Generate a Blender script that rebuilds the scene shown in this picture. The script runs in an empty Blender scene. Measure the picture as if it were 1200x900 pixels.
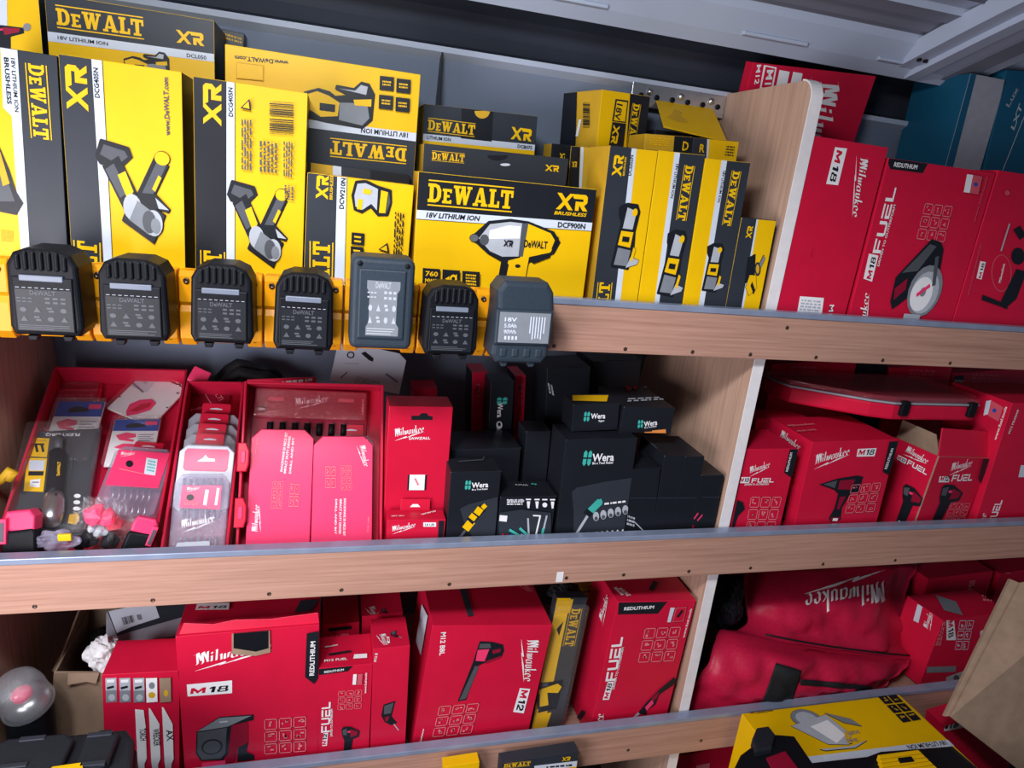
import bpy, bmesh, math, random
from mathutils import Vector, Matrix, noise
from mathutils.geometry import tessellate_polygon
C = bpy.context.scene.collection
S = bpy.context.scene
# ------------------------------------------------------------------ camera, world, lights, exposure
H = 1.30                                     # height of the camera above the van floor
FPX = 788.955
EX = Vector((0.96342746, 0.02602944, 0.26670208)); EX.normalize()
EZ = Vector((0.10431216, -0.95319733, -0.28378483)); EZ = (EZ - EX * EZ.dot(EX)).normalized()
EY = Vector((-0.24683294, -0.30122637, 0.92105167)); EY = (EY - EX * EY.dot(EX) - EZ * EY.dot(EZ)).normalized()
cam = bpy.data.objects.new('camera', bpy.data.cameras.new('camera')); C.objects.link(cam)
cam.data.sensor_width = 36; cam.data.lens = FPX / 1200 * 36; cam.data.clip_start = .02
right = Vector((EX.x, EY.x, EZ.x)); down = Vector((EX.y, EY.y, EZ.y)); fwd = Vector((EX.z, EY.z, EZ.z))
mw = Matrix.Identity(4)
for i in range(3): mw[i][0] = right[i]; mw[i][1] = -down[i]; mw[i][2] = -fwd[i]
mw[2][3] = H
cam.matrix_world = mw
S.camera = cam
S.view_settings.view_transform = 'Standard'; S.view_settings.look = 'None'
S.view_settings.exposure = -0.14; S.view_settings.gamma = 1; S.view_settings.use_curve_mapping = False
wd = bpy.data.worlds.new('world'); S.world = wd; wd.use_nodes = True
wd.node_tree.nodes['Background'].inputs[0].default_value = (.72, .80, 1, 1)
wd.node_tree.nodes['Background'].inputs[1].default_value = .135
def area(name, loc, target, sx, sy, power, col):
    l = bpy.data.lights.new(name, 'AREA'); l.shape = 'RECTANGLE'; l.size = sx; l.size_y = sy; l.energy = power; l.color = col
    o = bpy.data.objects.new(name, l); C.objects.link(o); o.location = loc
    o.rotation_euler = (Vector(target) - Vector(loc)).to_track_quat('-Z', 'Y').to_euler(); return o
area('door_daylight', (-.72, -.02, H - .44), (-.02, .9, H - .60), .6, .7, 17, (1, .945, 1))
area('sky_opening', (-.50, -.22, H + .80), (.05, .9, H - .45), .20, .14, 18, (.97, .96, 1))
area('top_wall_fill', (-.12, .22, H + .34), (.15, .95, H - .05), .30, .10, 6.5, (.93, .96, 1))  # fill lamp added inside the van to brighten the upper wall and rail

# ------------------------------------------------------------------ materials
MATS = {}
def mat(name, rgb, rough=.5, metal=0, var=.06, scale=60, bump=.0, spec=.28, trans=0, alpha=1, stretch=None):
    m = bpy.data.materials.new(name); m.use_nodes = True; nt = m.node_tree; b = nt.nodes['Principled BSDF']
    b.inputs['Roughness'].default_value = rough; b.inputs['Metallic'].default_value = metal
    b.inputs['Specular IOR Level'].default_value = spec
    b.inputs['Transmission Weight'].default_value = trans; b.inputs['Alpha'].default_value = alpha
    tc = nt.nodes.new('ShaderNodeTexCoord'); n = nt.nodes.new('ShaderNodeTexNoise')
    n.inputs['Scale'].default_value = scale; n.inputs['Detail'].default_value = 5
    if stretch:
        mp = nt.nodes.new('ShaderNodeMapping'); mp.inputs['Scale'].default_value = stretch
        nt.links.new(tc.outputs['Object'], mp.inputs[0]); nt.links.new(mp.outputs[0], n.inputs['Vector'])
    else: nt.links.new(tc.outputs['Object'], n.inputs['Vector'])
    r = nt.nodes.new('ShaderNodeValToRGB'); r.color_ramp.elements[0].position = .3; r.color_ramp.elements[1].position = .7
    r.color_ramp.elements[0].color = [c * (1 - var) for c in rgb] + [1]
    r.color_ramp.elements[1].color = [min(1, c * (1 + var)) for c in rgb] + [1]
    nt.links.new(n.outputs[0], r.inputs[0]); nt.links.new(r.outputs[0], b.inputs['Base Color'])
    if bump:
        bp = nt.nodes.new('ShaderNodeBump'); bp.inputs['Strength'].default_value = bump; bp.inputs['Distance'].default_value = .002
        nt.links.new(n.outputs[0], bp.inputs['Height']); nt.links.new(bp.outputs[0], b.inputs['Normal'])
    MATS[name] = m; return m
mat('Y', (.82, .485, .001), .42, scale=25, var=.03, bump=.06)          # yellow printed card
mat('YD', (.62, .36, .02), .55, scale=25, var=.08, bump=.1)           # raw yellow card edge
mat('K', (.010, .012, .017), .38, scale=25, bump=.06)                 # black print
mat('KG', (.026, .032, .043), .42, scale=25, bump=.06)                # charcoal print
mat('P', (.60, .66, .76), .45, var=.03)                               # pale grey strip
mat('W', (.82, .82, .84), .45, var=.03)
mat('R', (.58, .008, .042), .36, scale=20, var=.05, bump=.08)         # red printed card
mat('RD', (.27, .005, .028), .45, scale=20, var=.06)
mat('RP', (.84, .045, .155), .32, scale=20, var=.04)                    # bright red plastic
mat('RT', (.56, .012, .050), .32, scale=20, var=.04); mat('RS', (.58, .008, .040), .36, scale=20, var=.04)
mat('RF', (.60, .085, .125), .45, var=.05)                            # faded red line art
mat('RL', (.78, .22, .26), .5, var=.05)                              # pale red line print
mat('G', (.20, .22, .25), .4); mat('GD', (.075, .082, .095), .4); mat('GL', (.42, .45, .50), .4)
mat('T', (.05, .42, .36), .45); mat('BL', (.02, .07, .36), .45)
mat('TE', (.008, .085, .16), .42, scale=15); mat('GS', (.30, .31, .36), .5)
mat('OR', (.72, .25, .06), .5)
mat('BK', (.006, .007, .010), .45, scale=90, bump=.12, spec=.14)                # black plastic
mat('BK2', (.014, .018, .024), .5, scale=220, bump=.15)
mat('BT', (.024, .036, .052), .5, scale=220, bump=.15)               # slate plastic
mat('HY', (.80, .32, .003), .38, scale=40, var=.04)                   # amber moulded plastic
mat('LB', (.15, .175, .23), .25)                                       # pale latch bar
mat('ST', (.55, .57, .60), .28, metal=.9); mat('SC', (.12, .08, .06), .4, metal=.8)
mat('WB', (.78, .75, .76), .5, var=.05)                               # white edge banding
mat('AL', (.30, .36, .50), .30, metal=.35, scale=30, var=.1)
mat('CB', (.30, .21, .145), .8, scale=40, var=.12, bump=.15)           # brown cardboard
mat('PA', (.75, .76, .78), .7, scale=70, bump=.4)
def clear(name, rgb, tint, gloss):
    m = bpy.data.materials.new(name); m.use_nodes = True; nt = m.node_tree; nt.nodes.remove(nt.nodes['Principled BSDF'])
    t = nt.nodes.new('ShaderNodeBsdfTransparent'); t.inputs[0].default_value = (1, 1, 1, 1)
    d = nt.nodes.new('ShaderNodeBsdfDiffuse'); d.inputs[0].default_value = (*rgb, 1)
    g = nt.nodes.new('ShaderNodeBsdfGlossy'); g.inputs[0].default_value = (1, 1, 1, 1); g.inputs['Roughness'].default_value = .05
    fr = nt.nodes.new('ShaderNodeLayerWeight'); fr.inputs[0].default_value = .25
    n = nt.nodes.new('ShaderNodeTexNoise'); n.inputs['Scale'].default_value = 45; bp = nt.nodes.new('ShaderNodeBump'); bp.inputs['Strength'].default_value = .35; bp.inputs['Distance'].default_value = .004
    nt.links.new(n.outputs[0], bp.inputs['Height']); nt.links.new(bp.outputs[0], g.inputs['Normal'])
    mt = nt.nodes.new('ShaderNodeMath'); mt.operation = 'MULTIPLY_ADD'; mt.inputs[1].default_value = .22; mt.inputs[2].default_value = gloss; nt.links.new(fr.outputs['Facing'], mt.inputs[0])
    a = nt.nodes.new('ShaderNodeMixShader'); a.inputs[0].default_value = tint; nt.links.new(t.outputs[0], a.inputs[1]); nt.links.new(d.outputs[0], a.inputs[2])
    b = nt.nodes.new('ShaderNodeMixShader'); nt.links.new(mt.outputs[0], b.inputs[0]); nt.links.new(a.outputs[0], b.inputs[1]); nt.links.new(g.outputs[0], b.inputs[2])
    nt.links.new(b.outputs[0], nt.nodes['Material Output'].inputs[0]); MATS[name] = m
clear('CL', (.9, .92, .95), .018, .02); clear('CLG', (.40, .37, .52), .34, .03); clear('FR', (.60, .62, .68), .22, .05); clear('CLR', (.5, .03, .06), .30, .05)
mat('BAG', (.50, .010, .050), .42, scale=160, var=.08, bump=.2)
mat('NY', (.010, .011, .013), .7, scale=300, bump=.3)
mat('VG', (.18, .22, .30), .5, scale=8, var=.05); mat('VW', (.42, .48, .60), .5, scale=6, var=.05)
mat('VM', (.20, .215, .27), .5, scale=6, var=.05); mat('VC', (.105, .108, .14), .75, scale=5, var=.08); mat('VB', (.034, .041, .058), .38, scale=5, var=.2)
mat('FL', (.06, .06, .065), .8, bump=.2)
def wood(name, a, b, stretch):
    m = mat(name, a, .55); nt = m.node_tree; bs = nt.nodes['Principled BSDF']
    tc = nt.nodes.new('ShaderNodeTexCoord'); mp = nt.nodes.new('ShaderNodeMapping'); mp.inputs['Scale'].default_value = stretch
    n1 = nt.nodes.new('ShaderNodeTexNoise'); n1.inputs['Scale'].default_value = 3.2; n1.inputs['Detail'].default_value = 8; n1.inputs['Roughness'].default_value = .65
    n1.inputs['Distortion'].default_value = .4
    r = nt.nodes.new('ShaderNodeValToRGB'); e = r.color_ramp.elements
    e[0].position = .34; e[0].color = (*b, 1); e[1].position = .62; e[1].color = (*a, 1)
    nt.links.new(tc.outputs['Object'], mp.inputs[0]); nt.links.new(mp.outputs[0], n1.inputs['Vector'])
    nt.links.new(n1.outputs[0], r.inputs[0]); nt.links.new(r.outputs[0], bs.inputs['Base Color'])
    bp = nt.nodes.new('ShaderNodeBump'); bp.inputs['Strength'].default_value = .12; bp.inputs['Distance'].default_value = .001
    nt.links.new(n1.outputs[0], bp.inputs['Height']); nt.links.new(bp.outputs[0], bs.inputs['Normal'])
wood('WX', (.50, .285, .215), (.36, .195, .140), (1.6, 70, 70))          # grain along the lip
wood('WZ', (.54, .35, .26), (.40, .25, .18), (60, 60, 1.6))       # upright grain

# ------------------------------------------------------------------ helpers
def ray(px, py):
    p = (px - 600, py - 450, FPX)
    return Vector((EX.dot(Vector(p)), EY.dot(Vector(p)), EZ.dot(Vector(p))))
def at(px, py, Y):
    r = ray(px, py); return r * (Y / r.y) + Vector((0, 0, H))
def atz(px, py, z):
    r = ray(px, py); return r * ((z - H) / r.z) + Vector((0, 0, H))
def link(name, me, parent=None):
    o = bpy.data.objects.new(name, me); C.objects.link(o)
    if parent: o.parent = parent
    return o
def tag(o, label=None, cat=None, group=None, kind=None):
    if label: o['label'] = label
    if cat: o['category'] = cat
    if group: o['group'] = group
    if kind: o['kind'] = kind
    return o
def empty(name, m, label, cat, group=None):
    o = bpy.data.objects.new(name, None); C.objects.link(o); o.empty_display_size = .02
    o.matrix_world = m if isinstance(m, Matrix) else Matrix.Translation(m)
    return tag(o, label, cat, group)
class MB:
    """collects faces with material keys, then links them as one mesh object"""
    def __init__(s): s.v = []; s.f = []; s.m = []; s.keys = []; s.sm = []
    def k(s, key):
        if key not in s.keys: s.keys.append(key)
        return s.keys.index(key)
    def add(s, vs, fs, key, smooth=False):
        b = len(s.v); s.v += [tuple(v) for v in vs]
        for f in fs: s.f.append([b + i for i in f]); s.m.append(s.k(key)); s.sm.append(smooth)
    def bm(s, bm, key, smooth=False, keyf=None):
        bm.verts.index_update(); b = len(s.v); s.v += [tuple(v.co) for v in bm.verts]
        for f in bm.faces:
            s.f.append([b + v.index for v in f.verts]); s.m.append(s.k(keyf(f) if keyf else key)); s.sm.append(smooth)
        bm.free()
    def box(s, lo, hi, key, bev=0, keyf=None, M=None, seg=2):
        bm = bmesh.new(); bmesh.ops.create_cube(bm, size=1)
        for v in bm.verts:
            v.co = Vector([lo[i] + (v.co[i] + .5) * (hi[i] - lo[i]) for i in range(3)])
        if bev: bmesh.ops.bevel(bm, geom=bm.edges[:], offset=bev, segments=seg, affect='EDGES', profile=.5)
        bm.normal_update()
        kf = keyf
        if keyf: ks = {f: keyf(f.normal) for f in bm.faces}; kf = lambda f: ks[f]
        if M: bm.transform(M)
        s.bm(bm, key, False, kf)
    def prism(s, poly, y0, y1, key, bev=0, M=None, axis='y', seg=2):
        bm = bmesh.new()
        def pt(p, y): return (p[0], y, p[1]) if axis == 'y' else ((p[0], p[1], y) if axis == 'z' else (y, p[0], p[1]))
        a = [bm.verts.new(pt(p, y0)) for p in poly]; b = [bm.verts.new(pt(p, y1)) for p in poly]
        f0 = bm.faces.new(a); f1 = bm.faces.new(b[::-1]); n = len(poly)
        for i in range(n): bm.faces.new((a[i], b[i], b[(i + 1) % n], a[(i + 1) % n]))
        bmesh.ops.recalc_face_normals(bm, faces=bm.faces[:])
        if bev:
            ed = [e for f in (f0, f1) for e in f.edges]
            bmesh.ops.bevel(bm, geom=ed, offset=bev, segments=seg, affect='EDGES', profile=.5)
        if M: bm.transform(M)
        s.bm(bm, key)
    def tube(s, pts, r, key, n=10, cap=True):
        pts = [Vector(p) for p in pts]; rs = r if isinstance(r, (list, tuple)) else [r] * len(pts); vs = []; fs = []
        for i, p in enumerate(pts):
            d = (pts[min(i + 1, len(pts) - 1)] - pts[max(i - 1, 0)]).normalized()
            a = d.orthogonal().normalized() if i == 0 else (a - d * a.dot(d)).normalized()
            b = d.cross(a)
            for j in range(n):
                t = 2 * math.pi * j / n; vs.append(p + (a * math.cos(t) + b * math.sin(t)) * rs[i])
        for i in range(len(pts) - 1):
            for j in range(n): fs.append((i * n + j, i * n + (j + 1) % n, (i + 1) * n + (j + 1) % n, (i + 1) * n + j))
        if cap: fs.append(tuple(range(n))[::-1]); fs.append(tuple(range((len(pts) - 1) * n, len(pts) * n)))
        s.add(vs, fs, key, True)
    def lathe(s, prof, key, n=28, M=None):
        vs = []; fs = []
        for r, z in prof:
            for j in range(n):
                t = 2 * math.pi * j / n; v = Vector((r * math.cos(t), r * math.sin(t), z)); vs.append(M @ v if M else v)
        for i in range(len(prof) - 1):
            for j in range(n): fs.append((i * n + j, i * n + (j + 1) % n, (i + 1) * n + (j + 1) % n, (i + 1) * n + j))
        s.add(vs, fs, key, True)
    def build(s, name, parent=None):
        me = bpy.data.meshes.new(name); me.from_pydata(s.v, [], s.f)
        for k in s.keys: me.materials.append(MATS[k])
        me.polygons.foreach_set('material_index', s.m); me.polygons.foreach_set('use_smooth', s.sm); me.update()
        return link(name, me, parent)

# ------------------------------------------------------------------ lettering: a plain type plus drawn logo glyphs
TXT = {}
def glyph_text(body, bold=.02, shear=0.0):
    bold = min(bold, .024); key = (body, bold, shear)
    if key in TXT: return TXT[key]
    cu = bpy.data.curves.new('t', 'FONT'); cu.body = body; cu.size = 1; cu.offset = bold; cu.shear = shear; cu.resolution_u = 2; cu.fill_mode = 'FRONT'
    o = bpy.data.objects.new('t', cu); C.objects.link(o)
    bpy.context.view_layer.update()
    me = bpy.data.meshes.new_from_object(o.evaluated_get(bpy.context.evaluated_depsgraph_get()))
    vs = [(v.co.x, v.co.y) for v in me.vertices]; fs = [list(p.vertices) for p in me.polygons]
    bpy.data.objects.remove(o); bpy.data.curves.remove(cu); bpy.data.meshes.remove(me)
    x0 = min(v[0] for v in vs); x1 = max(v[0] for v in vs); hc = .72
    TXT[key] = ([((x - x0) / (x1 - x0), y / hc) for x, y in vs], fs); return TXT[key]
def rects(*rs): return [[(a, b), (c, b), (c, d), (a, d)] for a, b, c, d in rs]
BOLD = {
 'D': (.86, rects((0, 0, .5, .17), (0, .83, .5, 1), (.1, .1, .34, .9)) + [[(.45, 0), (.68, .08), (.82, .32), (.82, .68), (.68, .92), (.45, 1), (.45, .83), (.54, .75), (.58, .62), (.58, .38), (.54, .25), (.45, .17)]]),
 'e': (.64, rects((.08, 0, .28, .78), (0, 0, .58, .14), (0, .64, .58, .78), (.2, .33, .46, .46), (.46, 0, .58, .2), (.46, .58, .58, .78))),
 'W': (1.22, rects((0, .86, .42, 1), (.46, .86, .76, 1), (.86, .86, 1.18, 1)) + [[(.06, 1), (.3, 1), (.42, .4), (.46, 0), (.26, 0)], [(.26, 0), (.46, 0), (.62, .62), (.56, 1)], [(.5, 1), (.74, 1), (.86, 0), (.68, 0)], [(.68, 0), (.86, 0), (1.12, 1), (.98, 1)]]),
 'A': (.98, rects((0, 0, .34, .14), (.54, 0, .96, .14), (.3, .2, .62, .34)) + [[(.08, 0), (.24, 0), (.5, 1), (.38, 1)], [(.36, 1), (.6, 1), (.9, 0), (.62, 0)]]),
 'L': (.72, rects((0, 0, .7, .16), (0, .86, .44, 1), (.1, 0, .34, 1), (.56, 0, .7, .36))),
 'T': (.82, rects((0, .83, .82, 1), (.29, 0, .53, 1), (.16, 0, .66, .14), (0, .62, .14, 1), (.68, .62, .82, 1))),
}
def dewalt():
    ps = []; x = 0
    for ch in 'DeWALT':
        w, pl = BOLD[ch]; ps += [[(x + a, b) for a, b in p] for p in pl]; x += w + .05
    W = x - .05; ps += rects((0, 1.12, W, 1.19), (0, -.19, W, -.12))
    return [[(a / W, b) for a, b in p] for p in ps]
def xr():
    ps = [[(0, 1), (.26, 1), (.98, 0), (.72, 0)], [(.74, 1), (.98, 1), (.26, 0), (0, 0)], [(.86, 1), (1.66, 1), (1.78, .86), (1.78, .72), (.98, .72)],
          [(1.54, .8), (1.78, .8), (1.78, .5), (1.66, .38), (1.54, .38)], [(1.1, .56), (1.7, .56), (1.66, .34), (1.1, .34)], [(1.1, .5), (1.32, .5), (1.32, 0), (1.1, 0)], [(1.3, .38), (1.56, .38), (1.84, 0), (1.56, 0)]]
    return [[(a / 1.84, b) for a, b in p] for p in ps]
def nib(strokes, nx=.14, ny=.05):
    out = []
    for st in strokes:
        for (a, b), (c, d) in zip(st[:-1], st[1:]):
            if (c - a) * ny - (d - b) * nx > 0: out.append([(a, b), (a + nx, b + ny), (c + nx, d + ny), (c, d)][::-1])
            else: out.append([(a, b), (a + nx, b + ny), (c + nx, d + ny), (c, d)])
    return out
SCR = {
 'M': (1.06, [[(-.1, .86), (.12, .95), (.2, .1), (.12, 0)], [(.12, .95), (.2, 1), (.42, .3)], [(.42, .3), (.48, .95), (.56, .1), (.48, 0)], [(.48, .95), (.56, 1), (.82, .3), (.84, .98), (.86, .1), (.98, .12)]]),
 'i': (.32, [[(0, .48), (.08, .55), (.08, .08), (.2, .12)], [(.08, .72), (.08, .84)]]),
 'l': (.32, [[(0, .94), (.08, 1.0), (.08, .08), (.2, .12)]]),
 'w': (.76, [[(0, .48), (.08, .55), (.1, .06), (.3, .14), (.32, .52)], [(.32, .5), (.34, .06), (.54, .14), (.58, .55), (.66, .5)]]),
 'a': (.64, [[(.36, .48), (.2, .54), (.06, .42), (.04, .12), (.16, .02), (.38, .16)], [(.40, .56), (.40, .06), (.52, .10)]]),
 'u': (.56, [[(0, .48), (.06, .55), (.06, .08), (.22, .02), (.34, .14)], [(.34, .55), (.34, .08), (.46, .12)]]),
 'k': (.54, [[(0, .94), (.06, 1), (.06, 0)], [(.36, .5), (.14, .28), (.36, .04), (.46, .1)]]),
 'e': (.56, [[(.06, .22), (.38, .32)], [(.36, .32), (.34, .48), (.2, .54), (.06, .42), (.04, .14), (.16, .02), (.40, .10)]]),
}
def milwaukee(bolt=True):
    ps = []; x = 0
    for ch in 'Milwaukee':
        w, st = SCR[ch]; ps += nib([[(x + a, b) for a, b in s_] for s_ in st]); x += w
    W = x; ps = [[((a + .22 * b) / W, b) for a, b in p] for p in ps]
    if bolt: ps += [[(-.02, -.50), (.40, -.14), (.39, -.28), (.16, -.42)], [(.30, -.40), (.62, -.08), (.60, -.22), (.40, -.34)], [(.30, -.40), (.40, -.14), (.41, -.22), (.36, -.36)], [(.52, -.28), (1.02, .04), (.66, -.06)], [(.52, -.28), (.64, -.06), (.66, -.14), (.58, -.24)]]
    return ps
def wera():
    ps = []
    for k in range(2):
        y = .5 * k
        s = 1 if k else -1
        for x in (0, .16):
            ps.append([(x, y + .04), (x + .12, y + .04), (x + .12, y + .34), (x + .06, y + .48), (x, y + .34)] if k else [(x, y + .44), (x, y + .14), (x + .06, y), (x + .12, y + .14), (x + .12, y + .44)])
    return [[(a / .28, b) for a, b in p] for p in ps]
BLK = {'M': (1.15, [[(0, 0), (.24, 0), (.24, 1), (0, 1)], [(.24, 1), (.24, .52), (.575, 0), (.575, .5)], [(.575, .5), (.575, 0), (.91, .52), (.91, 1)], [(.91, 0), (1.15, 0), (1.15, 1), (.91, 1)]]),
 '1': (.5, [[(.2, 0), (.46, 0), (.46, 1), (.2, 1)], [(0, .62), (.2, .7), (.2, 1), (0, .84)]]),
 '8': (.86, rects((0, .08, .22, .46), (.64, .08, .86, .46), (.06, .56, .26, .92), (.6, .56, .8, .92), (.08, 0, .78, .16), (.12, .43, .74, .6), (.12, .84, .74, 1))),
 '2': (.82, rects((0, 0, .82, .2), (.1, .8, .7, 1), (.56, .5, .82, .92), (0, .62, .2, .9)) + [[(0, .2), (.28, .2), (.82, .52), (.56, .62)]]),
 'F': (.95, rects((0, 0, .22, 1), (.22, .8, .95, 1), (.22, .38, .85, .56))), 'U': (1.0, rects((0, .18, .22, 1), (.78, .18, 1, 1)) + [[(0, .2), (.14, 0), (.86, 0), (1, .2)]]),
 'E': (.95, rects((0, .8, .95, 1), (0, .4, .9, .58), (0, 0, .95, .2), (0, .2, .2, .4))), 'L': (.9, rects((0, 0, .22, 1), (.22, 0, .9, .2)))}
def block(word, sh):
    ps = []; x = 0
    for ch in word: w, pl = BLK[ch]; ps += [[(x + a + sh * b, b) for a, b in p] for p in pl]; x += w + .16
    W = x - .16 + sh; return [[(a / W, b) for a, b in p] for p in ps]
POLY = {'M': block('M', .1), '18': block('18', .14), '12': block('12', .14), 'FUEL': block('FUEL', .0), 'dewalt': dewalt(), 'xr': xr(), 'milwaukee': milwaukee(), 'wera_mark': wera()}
def ell(cx, cy, rx, ry=None, n=18, a0=0, a1=360):
    ry = ry or rx
    return [(cx + rx * math.cos(math.radians(a0 + (a1 - a0) * i / n)), cy + ry * math.sin(math.radians(a0 + (a1 - a0) * i / n))) for i in range(n if a1 - a0 == 360 else n + 1)]
def bar(x0, y0, x1, y1, t):
    d = math.hypot(x1 - x0, y1 - y0); nx, ny = -(y1 - y0) / d * t / 2, (x1 - x0) / d * t / 2
    return [(x0 + nx, y0 + ny), (x0 - nx, y0 - ny), (x1 - nx, y1 - ny), (x1 + nx, y1 + ny)]
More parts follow.
